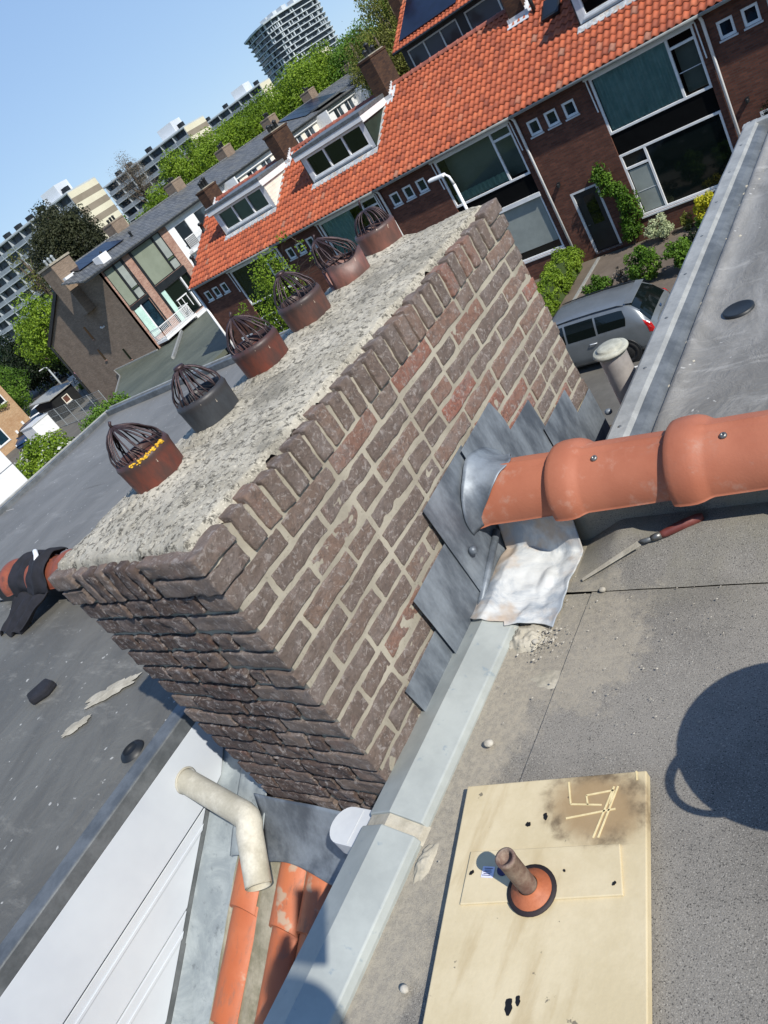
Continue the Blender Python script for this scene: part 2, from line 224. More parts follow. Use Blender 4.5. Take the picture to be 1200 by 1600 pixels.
# ------------------------------------------------------------------ mesh helpers
ORG = {}
def root_of(o):
    while o.parent: o = o.parent
    return o
class MB:
    def __init__(s): s.V = []; s.F = []; s.T = []; s.UV = None; s.A = []; s.fl = []
    def add(s, V, F, tint=0.5, flat=False):
        b = len(s.V); s.V.extend([tuple(v) for v in V]); s.F.extend([tuple(b + i for i in f) for f in F])
        s.T.extend([tint] * len(F) if not hasattr(tint, '__len__') else list(tint)); s.fl.extend([flat] * len(F)); return s
    def quad(s, a, b, c, d, tint=.5): return s.add([a, b, c, d], [(0, 1, 2, 3)], tint, True)
    def box(s, x0, x1, y0, y1, z0, z1, tint=.5):
        V = [(x, y, z) for z in (z0, z1) for y in (y0, y1) for x in (x0, x1)]
        return s.add(V, [(0, 2, 3, 1), (4, 5, 7, 6), (0, 1, 5, 4), (2, 6, 7, 3), (0, 4, 6, 2), (1, 3, 7, 5)], tint, True)
    def obox(s, c, a, b, d, tint=.5):
        c, a, b, d = map(Vector, (c, a, b, d)); V = [c + i * a + j * b + k * d for k in (-1, 1) for j in (-1, 1) for i in (-1, 1)]
        return s.add(V, [(0, 2, 3, 1), (4, 5, 7, 6), (0, 1, 5, 4), (2, 6, 7, 3), (0, 4, 6, 2), (1, 3, 7, 5)], tint, True)
    def prism(s, poly, e, tint=.5):
        """poly: list of 3D points (planar), e: extrusion vector"""
        n = len(poly); e = Vector(e); V = [Vector(p) for p in poly] + [Vector(p) + e for p in poly]
        nrm = Vector((0, 0, 0))
        for i in range(n): nrm += Vector(poly[i]).cross(Vector(poly[(i + 1) % n]))
        F = [tuple(range(n)), tuple(range(2 * n - 1, n - 1, -1))] + [(i, i + n, (i + 1) % n + n, (i + 1) % n) for i in range(n)]
        if nrm.dot(e) > 0: F = [tuple(reversed(f)) for f in F]
        return s.add(V, F, tint, True)
    def tube(s, pts, r, n=10, cap=True, tint=.5):
        P = [Vector(p) for p in pts]; rs = r if hasattr(r, '__len__') else [r] * len(P); V = []; F = []
        up = None
        for i, p in enumerate(P):
            d = (P[min(i + 1, len(P) - 1)] - P[max(i - 1, 0)]).normalized()
            if up is None: up = d.orthogonal().normalized()
            up = (up - d * up.dot(d)).normalized(); sd_ = d.cross(up)
            for k in range(n):
                a = 2 * PI * k / n; V.append(p + (up * math.cos(a) + sd_ * math.sin(a)) * rs[i])
        for i in range(len(P) - 1):
            for k in range(n): F.append((i * n + k, i * n + (k + 1) % n, (i + 1) * n + (k + 1) % n, (i + 1) * n + k))
        if cap: F.append(tuple(reversed(range(n)))); F.append(tuple(range((len(P) - 1) * n, len(P) * n)))
        return s.add(V, F, tint)
    def lathe(s, c, prof, n=24, tint=.5, axis=None):
        """prof [(r, h)] around axis from c"""
        ax = Vector(axis or (0, 0, 1)).normalized(); u = ax.orthogonal().normalized(); w_ = ax.cross(u); c = Vector(c); V = []; F = []
        for r, h in prof:
            for k in range(n):
                a = 2 * PI * k / n; V.append(c + ax * h + (u * math.cos(a) + w_ * math.sin(a)) * r)
        for i in range(len(prof) - 1):
            for k in range(n): F.append((i * n + k, i * n + (k + 1) % n, (i + 1) * n + (k + 1) % n, (i + 1) * n + k))
        return s.add(V, F, tint)
    def grid(s, fn, us, vs, tint=.5, flip=False):
        nu, nv = len(us), len(vs); V = [fn(u, v) for v in vs for u in us]; F = []
        for j in range(nv - 1):
            for i in range(nu - 1):
                f = (j * nu + i, j * nu + i + 1, (j + 1) * nu + i + 1, (j + 1) * nu + i); F.append(f[::-1] if flip else f)
        return s.add(V, F, tint)
    def build(s, name, mat, parent=None, smooth=False, bevel=0, solid=0, uvfn=None):
        me = bpy.data.meshes.new(name); o = bpy.data.objects.new(name, me); C.objects.link(o)
        org = Vector((0, 0, 0))
        if parent is not None: o.parent = parent; org = ORG.get(root_of(parent).name, org)
        V = np.array(s.V, dtype=np.float64) - np.array(org)
        me.from_pydata(V.tolist(), [], s.F)
        at = me.attributes.new('tint', 'FLOAT', 'FACE'); at.data.foreach_set('value', np.array(s.T, dtype=np.float32))
        uvl = me.uv_layers.new(name='UVMap'); W = np.array(s.V)
        co = np.zeros((len(me.loops), 2), dtype=np.float32)
        nr = np.zeros(len(me.polygons) * 3); me.polygons.foreach_get('normal', nr); nr = nr.reshape(-1, 3)
        ls = np.zeros(len(me.polygons), dtype=np.int64); me.polygons.foreach_get('loop_start', ls); lt = np.zeros(len(me.polygons), dtype=np.int64); me.polygons.foreach_get('loop_total', lt)
        vi = np.zeros(len(me.loops), dtype=np.int64); me.loops.foreach_get('vertex_index', vi)
        ln = np.repeat(nr, lt, axis=0); P = W[vi]
        vert = np.abs(ln[:, 2]) < .8
        h = np.stack([-ln[:, 1], ln[:, 0]], 1); hl = np.linalg.norm(h, axis=1); hl[hl < 1e-6] = 1; h /= hl[:, None]
        slope = np.sqrt(np.clip(1 - ln[:, 2] ** 2, .05, 1))
        co[:, 0] = np.where(hl > .05, P[:, 0] * h[:, 0] + P[:, 1] * h[:, 1], P[:, 0]); co[:, 1] = np.where(slope > .24, P[:, 2] / slope, P[:, 1])
        uvl.data.foreach_set('uv', co.ravel())
        me.materials.append(MATS[mat])
        if smooth:
            me.polygons.foreach_set('use_smooth', [not f for f in s.fl])
        if bevel:
            bm_ = o.modifiers.new('bevel', 'BEVEL'); bm_.width = bevel; bm_.segments = 2; bm_.limit_method = 'ANGLE'; bm_.angle_limit = R(40)
        if solid:
            sm = o.modifiers.new('solid', 'SOLIDIFY'); sm.thickness = solid; sm.offset = 0
        return o
def thing(name, label, cat, loc=(0, 0, 0), group=None):
    o = bpy.data.objects.new(name, None); C.objects.link(o); o.location = loc; o.empty_display_size = .2
    ORG[o.name] = Vector(loc); o['label'] = label; o['category'] = cat
    if group: o['group'] = group
    return o
def tag(o, label, cat, group=None):
    o['label'] = label; o['category'] = cat
    if group: o['group'] = group
    return o
def struct(o): o['kind'] = 'structure'; return o
def copy_tree(o, loc, label=None, group=None):
    r = o.copy(); C.objects.link(r); r.location = loc; ORG[r.name] = Vector(loc)
    if label: r['label'] = label
    def rec(src, dst):
        for ch in src.children:
            c = ch.copy(); C.objects.link(c); c.parent = dst; rec(ch, c)
    rec(o, r); return r
def lerp(a, b, t): return a + (b - a) * t
def tbar(mb, p, q, w_, d): # rectangular bar between points
    p, q = Vector(p), Vector(q); a = (q - p) / 2; n = Vector(d).normalized(); b = a.cross(n).normalized() * w_ / 2
    mb.obox((p + q) / 2, a, b, Vector(d) / 2); return mb
def fan(mb, P, V):
    mb.add(P, [tuple(range(len(P)))]); return mb
def wall(mb, face, u0, u1, z0, z1, holes, depth=.12):
    """face(u, z, d) -> point; d = depth into the wall. holes (u0,u1,z0,z1)"""
    us = sorted(set([u0, u1] + [h[0] for h in holes] + [h[1] for h in holes])); zs = sorted(set([z0, z1] + [h[2] for h in holes] + [h[3] for h in holes]))
    for i in range(len(us) - 1):
        for j in range(len(zs) - 1):
            cu, cz = (us[i] + us[i + 1]) / 2, (zs[j] + zs[j + 1]) / 2
            if any(h[0] < cu < h[1] and h[2] < cz < h[3] for h in holes): continue
            mb.quad(face(us[i], zs[j], 0), face(us[i + 1], zs[j], 0), face(us[i + 1], zs[j + 1], 0), face(us[i], zs[j + 1], 0))
    for a, b, c, d in holes:
        mb.quad(face(a, c, 0), face(a, d, 0), face(a, d, depth), face(a, c, depth)); mb.quad(face(b, c, 0), face(b, c, depth), face(b, d, depth), face(b, d, 0))
        mb.quad(face(a, d, 0), face(b, d, 0), face(b, d, depth), face(a, d, depth)); mb.quad(face(a, c, 0), face(a, c, depth), face(b, c, depth), face(b, c, 0))
def bars(mb, face, segs, wd=.07, d0=.02, d1=.1):
    for (a, b, c, d) in segs:   # rectangle u0,u1,z0,z1 of frame bar
        P = [face(u, z, dd) for dd in (d1, d0) for z in (c, d) for u in (a, b)]
        mb.add(P, [(0, 2, 3, 1), (4, 5, 7, 6), (0, 1, 5, 4), (2, 6, 7, 3), (0, 4, 6, 2), (1, 3, 7, 5)], .5, True)
def frame_rect(a, b, c, d, w_=.07): return [(a, b, c, c + w_), (a, b, d - w_, d), (a, a + w_, c + w_, d - w_), (b - w_, b, c + w_, d - w_)]
def pane(face, a, b, c, d, mat, parent, depth=.06, name='pane'):
    m_ = MB(); m_.quad(face(a, c, depth), face(b, c, depth), face(b, d, depth), face(a, d, depth)); return m_.build(name, mat, parent)
def window(parent, face, a, b, c, d, frame='white_paint', glass='glass_dark', mull=(), w_=.06, name='window', back=None, sill=True, d0=.02, d1=.1):
    segs = frame_rect(a, b, c, d, w_)
    for m_ in mull:
        if m_[0] == 'v': segs.append((m_[1] - w_ / 2, m_[1] + w_ / 2, m_[2] if len(m_) > 2 else c + w_, m_[3] if len(m_) > 2 else d - w_))
        else: segs.append((m_[2] if len(m_) > 2 else a + w_, m_[3] if len(m_) > 2 else b - w_, m_[1] - w_ / 2, m_[1] + w_ / 2))
    mb = MB(); bars(mb, face, segs, w_, d0, d1); fr_ = mb.build(name, frame, parent, bevel=.006)
    pane(face, a + w_ / 2, b - w_ / 2, c + w_ / 2, d - w_ / 2, glass, fr_, (d0 + d1) / 2 + .01)
    if back:
        pane(face, a + .02, b - .02, c + .02, d - .02, back, fr_, d1 + .03, 'blind')
    if sill:
        s2 = MB(); bars(s2, face, [(a - .03, b + .03, c - .05, c - .003)], .05, -.05, .05); s2.build('sill', 'white_shade', fr_)
    return fr_
def curtain(parent, face, a, b, c, d, mat, depth=.3):
    n = int((b - a) / .035); us = [lerp(a, b, i / n) for i in range(n + 1)]
    ph = [random.uniform(-.3, .3) for _ in us]
    m_ = MB(); m_.grid(lambda i, z: face(us[i], z, depth + .045 * math.sin(i * 1.15 + ph[i] + .8 * math.sin(i * .21))), range(n + 1), [c, d]); return m_.build('curtain', mat, parent, smooth=True)

# ------------------------------------------------------------------ leaves
def leaves(mb, centers, rad, n, size, tint_c=None, flat=1.):
    """centers (k,3), rad (k,) clump radii; n leaves in total"""
    k = len(centers); idx = RNG.choice(k, n, p=(rad ** 2.2) / (rad ** 2.2).sum())
    d = RNG.normal(size=(n, 3)); d /= np.linalg.norm(d, axis=1)[:, None]; rr = RNG.uniform(.35, 1, n) ** .6
    P = centers[idx] + d * (rad[idx] * rr)[:, None] * np.array([1, 1, flat])
    nrm = d * .7 + RNG.normal(size=(n, 3)) * .6 + np.array([0, 0, .35]); nrm /= np.linalg.norm(nrm, axis=1)[:, None]
    t1 = np.cross(nrm, RNG.normal(size=(n, 3))); t1 /= np.linalg.norm(t1, axis=1)[:, None]; t2 = np.cross(nrm, t1)
    sz = size * RNG.uniform(.6, 1.4, n)[:, None]
    q = np.stack([P - t1 * sz, P - t2 * sz * .55, P + t1 * sz, P + t2 * sz * .55], 1)
    q[:, 0] -= nrm * sz * .25; q[:, 2] -= nrm * sz * .25
    tc = RNG.uniform(.15, .85, k) if tint_c is None else tint_c
    T = np.clip(tc[idx] + RNG.normal(size=n) * .14, 0, 1)
    b = len(mb.V); mb.V.extend(map(tuple, q.reshape(-1, 3))); mb.F.extend([(b + 4 * i, b + 4 * i + 1, b + 4 * i + 2, b + 4 * i + 3) for i in range(n)]); mb.T.extend(T.tolist()); mb.fl.extend([True] * n)
def crown_points(c, r, k, seed, hole=.0):
    g = np.random.default_rng(seed); pts = []
    while len(pts) < k:
        p = g.normal(size=3); p /= np.linalg.norm(p); p *= g.uniform(.25, 1) ** .5
        pts.append(p)
    P = np.array(pts); P *= (1 + .16 * np.sin(3 * P[:, [1, 2, 0]] * 2.3 + seed)); return np.array(c) + P * np.array(r)
def tree(name, label, x, y, z0, top, rx, ry=None, crown0=None, leaf='leaf_green', n=5000, size=.16, k=60, seed=1, group=None, cat='tree', crad=None, bark='bark'):
    ry = ry or rx; h = top - z0; c0 = crown0 if crown0 is not None else z0 + h * .25; cz = (c0 + top) / 2; rz = (top - c0) / 2
    t_ = thing(name, label, cat, (x, y, z0), group)
    P = crown_points((x, y, cz), (rx * .82, ry * .82, rz * .85), k, seed); g = np.random.default_rng(seed + 5)
    rad = g.uniform(.16, .32, k) * (crad or (rx + rz) / 2 * 1.15)
    mb = MB(); leaves(mb, P, rad, n, size); mb.build('crown', leaf, t_)
    tb = MB(); r0 = max(.05, h * .022); cc = Vector((x, y, cz)); tb.tube([(x, y, z0), (x + r0, y, lerp(z0, c0, .6)), (x, y + r0, cz), (x, y, top - rz * .4)], [r0 * 1.4, r0, r0 * .7, r0 * .2], 8)
    for i in range(0, k, max(1, k // 14)):
        p = Vector(P[i]); st = Vector((x, y, lerp(c0, cz, g.uniform(0, .9)))); mid = (p + st) / 2 + Vector((0, 0, -rz * .08)); tb.tube([st, mid, p], [r0 * .5, r0 * .3, r0 * .08], 5)
    tb.build('trunk', bark, t_, smooth=True); return t_
def bush(name, label, x, y, z0, rx, ry, rz, leaf, n=900, size=.05, seed=1, k=18, group=None, cat='bush'):
    t_ = thing(name, label, cat, (x, y, z0), group); P = crown_points((x, y, z0 + rz), (rx * .7, ry * .7, rz * .75), k, seed); g = np.random.default_rng(seed)
    mb = MB(); leaves(mb, P, g.uniform(.25, .42, k) * (rx + ry + rz) / 3, n, size); mb.build('foliage', leaf, t_)
    st = MB()
    for i in range(0, k, 3): st.tube([(x, y, z0), tuple((P[i] + np.array((x, y, z0))) / 2 + .02), tuple(P[i])], [.02, .012, .004], 5)
    st.build('stem', 'bark', t_); return t_

# ================================================================== SETTING: ground, road
def sheet(name, mat, x0, x1, y0, y1, z):
    m_ = MB(); m_.quad((x0, y0, z), (x1, y0, z), (x1, y1, z), (x0, y1, z)); return struct(m_.build(name, mat))
sheet('ground', 'grass', -1500, 1500, -1500, 1500, G - .012)
sheet('road', 'asphalt', -60, 60, 14.5, 20.6, G - .004)
struct(MB().box(-60, 60, 20.6, 20.75, G - .1, G + .06).build('kerb', 'pavement'))
sheet('pavement', 'pavement', -31.5, 60, 20.75, 25.45, G)
sheet('front_yard', 'soil', -60, 60, 8, 14.5, G + .002)
sheet('parking_court', 'asphalt', -110, -31.6, 20.9, 70, G)
tag(MB().box(-8.7, -6.9, 16.93, 17.0, G - .002, G + .003).build('parking_line', 'paint_line'), 'short white painted line on the road beside the silver car', 'road marking')

# ================================================================== THE CHIMNEY
CX0, CX1, CY0, CY1 = -1.93, -1.306, .687, 2.36
def nz(p, f): return noise.noise(Vector(p) * f)
def rough_brick(mb, x0, x1, y0, y1, z0, z1, tint, res=.011, rnd=.0018, amp=.0026, seed=0.):
    def axis(a, b):
        n_ = max(1, int(round((b - a - .006) / res))); return [a, a + .003] + [lerp(a + .003, b - .003, k / n_) for k in range(1, n_)] + [b - .003, b]
    AX, AY, AZ = axis(x0, x1), axis(y0, y1), axis(z0, z1); nx, ny, nz_ = len(AX) - 1, len(AY) - 1, len(AZ) - 1
    idx = {}; V = []; F = []
    def vid(i, j, k):
        if (i, j, k) not in idx:
            p = np.array([AX[i], AY[j], AZ[k]])
            lo = np.array([x0, y0, z0]) + rnd; hi = np.array([x1, y1, z1]) - rnd
            q = np.clip(p, lo, hi); d = p - q; L = np.linalg.norm(d)
            if L > 1e-9: p = q + d / L * rnd; n_ = d / L
            else: n_ = np.zeros(3)
            ps = p + seed
            a_ = noise.noise(Vector(ps * 22)) * .6 + noise.noise(Vector(ps * 55)) * .5 + (.25 - abs(noise.noise(Vector(ps * np.array([20, 20, 44]) + 7)))) * 1.3
            c_ = np.array([(x0 + x1) / 2, (y0 + y1) / 2, (z0 + z1) / 2])
            if L > 1e-9: p = p + n_ * a_ * amp
            p = p + np.array([noise.noise(Vector(ps * 13 + 3)), noise.noise(Vector(ps * 13 + 9)), noise.noise(Vector(ps * 13 + 17))]) * np.array([.001 if x1 > -1.31 else .004, .0045 if x1 > -1.31 else .001, .0048 if x1 > -1.31 else .003])
            idx[(i, j, k)] = len(V); V.append(tuple(p))
        return idx[(i, j, k)]
    for i in range(nx):
        for j in range(ny):
            F.append((vid(i, j, 0), vid(i, j + 1, 0), vid(i + 1, j + 1, 0), vid(i + 1, j, 0))); F.append((vid(i, j, nz_), vid(i + 1, j, nz_), vid(i + 1, j + 1, nz_), vid(i, j + 1, nz_)))
    for i in range(nx):
        for k in range(nz_):
            F.append((vid(i, 0, k), vid(i + 1, 0, k), vid(i + 1, 0, k + 1), vid(i, 0, k + 1))); F.append((vid(i, ny, k), vid(i, ny, k + 1), vid(i + 1, ny, k + 1), vid(i + 1, ny, k)))
    for j in range(ny):
        for k in range(nz_):
            F.append((vid(0, j, k), vid(0, j, k + 1), vid(0, j + 1, k + 1), vid(0, j + 1, k))); F.append((vid(nx, j, k), vid(nx, j + 1, k), vid(nx, j + 1, k + 1), vid(nx, j, k + 1)))
    mb.add(V, F, tint)
chim = thing('brick_chimney', 'long weathered purple brown brick chimney with mortar crown, nearest in the middle of the roofs', 'chimney', (-1.62, 1.52, -1.9))
bk = MB(); PITCH = .0615; HB = .0462; J = .0165; ZR = -.645
rb = random.Random(3)
def tintv(): return min(1, max(.28, rb.choice([.3, .35, .4, .45, .5, .5, .6, .7, .75, .85, .95]) + rb.uniform(-.05, .05)))
def fill(L):
    """random mixture of stretchers and headers exactly filling L"""
    out = []; r = L
    while r > .02:
        l = rb.choice([.205, .205, .098, .205, .098]); l += rb.uniform(-.008, .008)
        if r - l < .06: l = r
        out.append(l); r -= l + J
    return out
for c in range(18):
    zt = ZR - c * PITCH; zb = zt - HB; ev = c % 2 == 0
    near = .205 if ev else .098; far = .098 if ev else .205
    # corner bricks (near right, near left, far right, far left): (x extent, y extent)
    cx, cy = (.098, .205) if ev else (.205, .098)
    d = .006
    def ex(): return rb.uniform(-.002, .004)
    rough_brick(bk, CX1 - cx, CX1 + ex(), CY0 - ex(), CY0 + cy, zb, zt, .3 + .25 * rb.random(), seed=c * 1.7)
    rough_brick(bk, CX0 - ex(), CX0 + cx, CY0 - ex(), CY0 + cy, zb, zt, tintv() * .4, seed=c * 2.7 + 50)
    rough_brick(bk, CX1 - cx, CX1 + ex(), CY1 - cy, CY1 + ex(), zb, zt, tintv(), .014, seed=c * 3.7 + 90)
    rough_brick(bk, CX0 - ex(), CX0 + cx, CY1 - cy, CY1 + ex(), zb, zt, tintv(), .03, seed=c * 3.7 + 150)
    # +X and -X faces
    for side in (0, 1):
        y = CY0 + cy + J
        for l in fill(CY1 - CY0 - 2 * cy - 2 * J):
            dz = rb.uniform(-.002, .002)
            if side == 0: rough_brick(bk, CX1 - .085, CX1 + ex(), y, y + l, zb + dz, zt + dz, tintv(), seed=y * 31 + c)
            else: rough_brick(bk, CX0 - ex(), CX0 + .085, y, y + l, zb, zt, tintv(), .035, seed=y * 17 + c)
            y += l + J
    for side in (0, 1):
        x = CX0 + cx + J
        for l in fill(CX1 - CX0 - 2 * cx - 2 * J):
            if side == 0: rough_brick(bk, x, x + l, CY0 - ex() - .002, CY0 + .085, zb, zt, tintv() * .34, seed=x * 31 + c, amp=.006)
            else: rough_brick(bk, x, x + l, CY1 - .085, CY1 + ex(), zb, zt, tintv(), .03, seed=x * 17 + c)
            x += l + J
brick_o = bk.build('brickwork', 'chimney_brick', chim, smooth=True)
# rowlock course: bricks on edge with flat blocks at the corners
rw = MB(); zt, zb = -.540, ZR + .008
for (sx, sy) in ((1, 0), (0, 0), (1, 1), (0, 1)):
    for k in range(2):
        z1 = zt - k * .053 + .002; z0 = z1 - .045
        ax0, ax1 = (CX1 - .2, CX1 + .008) if sx else (CX0 - .008, CX0 + .1); ay0, ay1 = (CY0 - .008, CY0 + .1) if not sy else (CY1 - .1, CY1 + .008)
        if not sx: ax0, ax1 = CX0 - .008, CX0 + .1
        if k and sx: ax0 += .0
        rough_brick(rw, ax0, ax1, ay0, ay1, z0, z1, .3 + .2 * k, rnd=.003, amp=.004, seed=sx * 5 + sy * 3 + k)
n = 24; y = CY0 + .1 + J; p = (CY1 - .1 - J - y) / n
for i in range(n):
    for side in (0, 1):
        a, b = (CX1 - .1, CX1 + .006 + rb.uniform(-.003, .004)) if side == 0 else (CX0 - .006, CX0 + .1)
        rough_brick(rw, a, b, y + i * p + .0065, y + (i + 1) * p - .0085, zb, zt + rb.uniform(-.006, .004), tintv(), .010 if side == 0 else .03, rnd=.0025, amp=.0028, seed=i * 3.3 + side * 70)
n = 6; x = CX0 + .1 + J; p = (CX1 - .2 - J - x) / n
for i in range(n):
    for side in (0, 1):
        a, b = (CY0 - .006 - rb.uniform(-.003, .004), CY0 + .1) if side == 0 else (CY1 - .1, CY1 + .006)
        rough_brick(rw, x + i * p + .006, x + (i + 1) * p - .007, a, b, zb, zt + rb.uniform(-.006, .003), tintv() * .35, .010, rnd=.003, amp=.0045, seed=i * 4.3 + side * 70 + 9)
rw.build('rowlock_course', 'chimney_brick', chim, smooth=True)
# mortar body: nearly flush on the sunny face, raked deep on the end face
mo = MB(); zs = [-.556 - i * .011 for i in range(108)]
def mface(fx, us, flip):
    def f(u, z):
        p = fx(u); e = nz((p[0] * 1.0, p[1], z), 60) * .0010 + nz((p[0], p[1], z), 14) * .0010
        return (p[0] + p[3] * e, p[1] + p[4] * e, z)
    mo.grid(f, us, zs, flip=flip)
a0, a1, b0, b1 = CX0 + .012, CX1 - .0026, CY0 + .0095, CY1 - .004
ys = [lerp(b0, b1, i / 150) for i in range(151)]; xs = [lerp(a0, a1, i / 50) for i in range(51)]
mface(lambda u: (a1, u, 0, 1, 0), ys, True); mface(lambda u: (a0, u, 0, -1, 0), ys[::10], False); mface(lambda u: (u, b0, 0, 0, -1), xs, True); mface(lambda u: (u, b1, 0, 0, 1), xs[::5], False)
mo.quad((a0, b0, -.556), (a1, b0, -.556), (a1, b1, -.556), (a0, b1, -.556))
mo.build('mortar', 'chimney_mortar', chim, smooth=True)
# mortar crown
cr = MB(); nx, ny = 150, 400; x0, x1, y0, y1 = CX0 + .004, CX1 - .028, CY0 + .018, CY1 - .015
ux = [i / nx for i in range(nx + 1)]; uy = [i / ny for i in range(ny + 1)]
def crown(u, v):
    wob = .010 * nz((v * 30, 1, 2), 1) + .005 * nz((v * 90, 4, 2), 1); wob2 = .009 * nz((u * 12, 5, 2), 1)
    x = lerp(x0, x1 + wob, u); y = lerp(y0 + wob2, y1 + wob2, v)
    e = min((x1 - x), (x - x0)) ; e2 = min(y - y0, y1 - y); e = max(0, min(e, e2))
    h = -.556 + .028 * min(1, e / .012) ** .6 + .026 * (1 - math.exp(-e / .09))
    h += .0045 * nz((x, y, 0), 13) + .0028 * nz((x, y, 3), 38) + .0022 * nz((x, y, 5), 95)
    c = abs(nz((x, y, 9), 3.2)); 
    if c < .012 and nz((x, y, 11), 2) > .05: h -= .006 * (1 - c / .012)
    for py in PY:
        r = math.hypot(x + 1.705, y - py)
        if r < .12: h += .012 * max(0, 1 - abs(r - .075) / .045)
    return (x, y, h)
RY, RZ, RR = 1.537, -1.135, .108
PY = [.985, 1.235, 1.495, 1.75, 2.015, 2.255]
cr.grid(crown, ux, uy); cr.build('mortar_crown', 'crown_mortar', chim, smooth=True)
# stepped lead flashings on the sunny face
def lead_poly(pts, off, name='lead_flashing', mat='lead_dark', thick=.0025):
    yt_ = min(p[0] for p in pts); zt_ = max(p[1] for p in pts); m_ = MB(); base = [(CX1 + off + (zt_ - z) * .03 + (y - yt_) * (-.03), y, z) for y, z in pts]
    m_.prism(base, (thick, 0, 0)); return m_.build(name, mat, chim, bevel=.0008)
L = [[(.879, -1.195), (1.10, -1.193), (1.10, -1.33), (.89, -1.33)], [(1.066, -1.069), (1.31, -1.069), (1.31, -1.33), (1.075, -1.33), (1.070, -1.16)],
     [(1.275, -.946), (1.56, -.944), (1.57, -1.33), (1.28, -1.33)], [(1.53, -.944), (1.768, -.942), (1.790, -1.02), (1.790, -1.33), (1.53, -1.33)], [(1.77, -1.072), (1.972, -1.078), (1.99, -1.33), (1.77, -1.33)],
     [(1.955, -1.190), (2.193, -1.195), (2.205, -1.5), (1.955, -1.5)], [(2.18, -1.305), (2.358, -1.304), (2.362, -1.6), (2.18, -1.6)]]
for i, pts in enumerate(L): lead_poly(pts, .012 + .006 * (i % 2) + (.004 if i in (2, 3) else 0))
# rolled upstand along the foot of the flashings and lead dressed over the ridge end
m_ = MB(); m_.tube([(CX1 + .03, 1.185, -1.30), (CX1 + .03, 1.30, -1.262), (CX1 + .033, 1.47, -1.20)], .011, 10); m_.build('lead_roll', 'lead_dark', chim, smooth=True)
m_ = MB()
def apron(a, t):
    r = .1135 + .04 * (1 - t) ** 2.5 + .004 * math.sin(a * 5 + t * 3) + .003 * nz((a, t, 2), 3); x = CX1 + .024 + t * (.02 + .09 * max(0, math.sin(a)) ** 1.5 + .012 * nz((a * 2, 1, 1), 1))
    return (x, RY - math.cos(a) * r, RZ + math.sin(a) * r + .004)
m_.grid(apron, [lerp(-.05, PI + .05, i / 40) for i in range(41)], [i / 12 for i in range(13)]); m_.build('lead_apron', 'lead_dark', chim, smooth=True, solid=.003)
m_ = MB(); m_.lathe((CX1 + .03, 1.335, -1.152), [(0, 0), (.012, 0), (.014, .008), (.010, .016), (0, .018)], 10, axis=(1, 0, .2)); m_.build('lead_plug', 'lead_dark', chim, smooth=True); m_ = MB(); m_.lathe((CX1 + .02, 2.37, -1.43), [(0, 0), (.010, 0), (.013, .012), (.009, .022), (0, .024)], 10, axis=(1, 0, .2)); m_.build('lead_plug', 'lead_dark', chim, smooth=True)

# ---- chimney pots with wire guards
def pot(i, y, mat, label, gmat, h=.095, tip=(.0, 0), broken=False, top_cap=False, dome=False):
    x = -1.705; zb = -.520; zt = zb + h + .012
    t_ = thing('chimney_pot', label, 'chimney pot', (x, y, zb), 'chimney pots on the brick chimney')
    m_ = MB(); r1, r0 = .078, .069
    if not broken:
        m_.lathe((x, y, zb), [(r0 + .002, 0), (r0 + .004, .02), (r1 - .002, h - .01), (r1, h), (r1 - .004, h + .012), (r1 - .012, h + .012), (r1 - .016, h), (r0 - .014, .02)], 40)
    else:
        n_ = 40; prof = [(r0 + .002, 0), (r0 + .004, .02), (r1 - .001, 1.), (r1 - .012, 1.), (r0 - .012, .02)]
        V = []; F = []
        for k in range(n_):
            a = 2 * PI * k / n_; hh = h * (1 + .08 * math.sin(a * 3)); dd = (a - 4.1 + PI) % (2 * PI) - PI
            if abs(dd) < .42: hh = h * (.35 + .1 * math.sin(a * 17))
            for r, q in prof: V.append((x + r * math.cos(a), y + r * math.sin(a), zb + (q * hh if q == 1. else q)))
        for k in range(n_):
            for j in range(4): F.append((k * 5 + j, ((k + 1) % n_) * 5 + j, ((k + 1) % n_) * 5 + j + 1, k * 5 + j + 1))
        m_.add(V, F)
    m_.build('pot', mat, t_, smooth=True)
    m_ = MB(); m_.lathe((x, y, zb), [(0, .035), (.058, .036)], 20); m_.build('flue_lining', 'soot_tar_shade', t_)
    g = MB(); n_ = 26; rg = random.Random(i + 11); H = .102
    tx, ty = x + tip[0], y + tip[1]
    for k in range(n_):
        a = 2 * PI * k / n_ + rg.uniform(-.05, .05); b_ = rg.uniform(-.28, .28); pts = []
        for q in range(10):
            s_ = q / 9
            if dome: rr = .064 * math.cos(s_ * PI / 2) ** .75 + .002; hh = H * .78 * math.sin(s_ * PI / 2)
            else: rr = .058 * (1 + .13 * math.sin(min(1, s_ * 1.8) * PI)) * max(0, 1 - s_ ** 3.) ** .9 + .006; hh = H * s_ ** .95
            aa = a + b_ * math.sin(s_ * PI) + .35 * s_ * (1 if i % 2 else -1) * .3
            ox = lerp(0, tip[0], s_ ** 1.5); oy = lerp(0, tip[1], s_ ** 1.5)
            pts.append((x + ox + rr * math.cos(aa), y + oy + rr * math.sin(aa), zt - .02 + hh))
        g.tube(pts, .0019 + rg.random() * .0005, 6, False)
    g.tube([(x + .063 * math.cos(2 * PI * k / 24), y + .063 * math.sin(2 * PI * k / 24), zt - .018) for k in range(25)], .0022, 6, False)
    if top_cap: g.lathe((tx, ty, zt - .02 + H - .004), [(0, .010), (.014, .009), (.017, .003), (.012, -.004), (0, -.005)], 14)
    else: g.tube([(tx - .004, ty, zt + H - .03), (tx, ty, zt + H - .012), (tx + .003, ty + .004, zt + H - .005)], .004, 6)
    g.build('wire_guard', gmat, t_, smooth=True)
    return t_
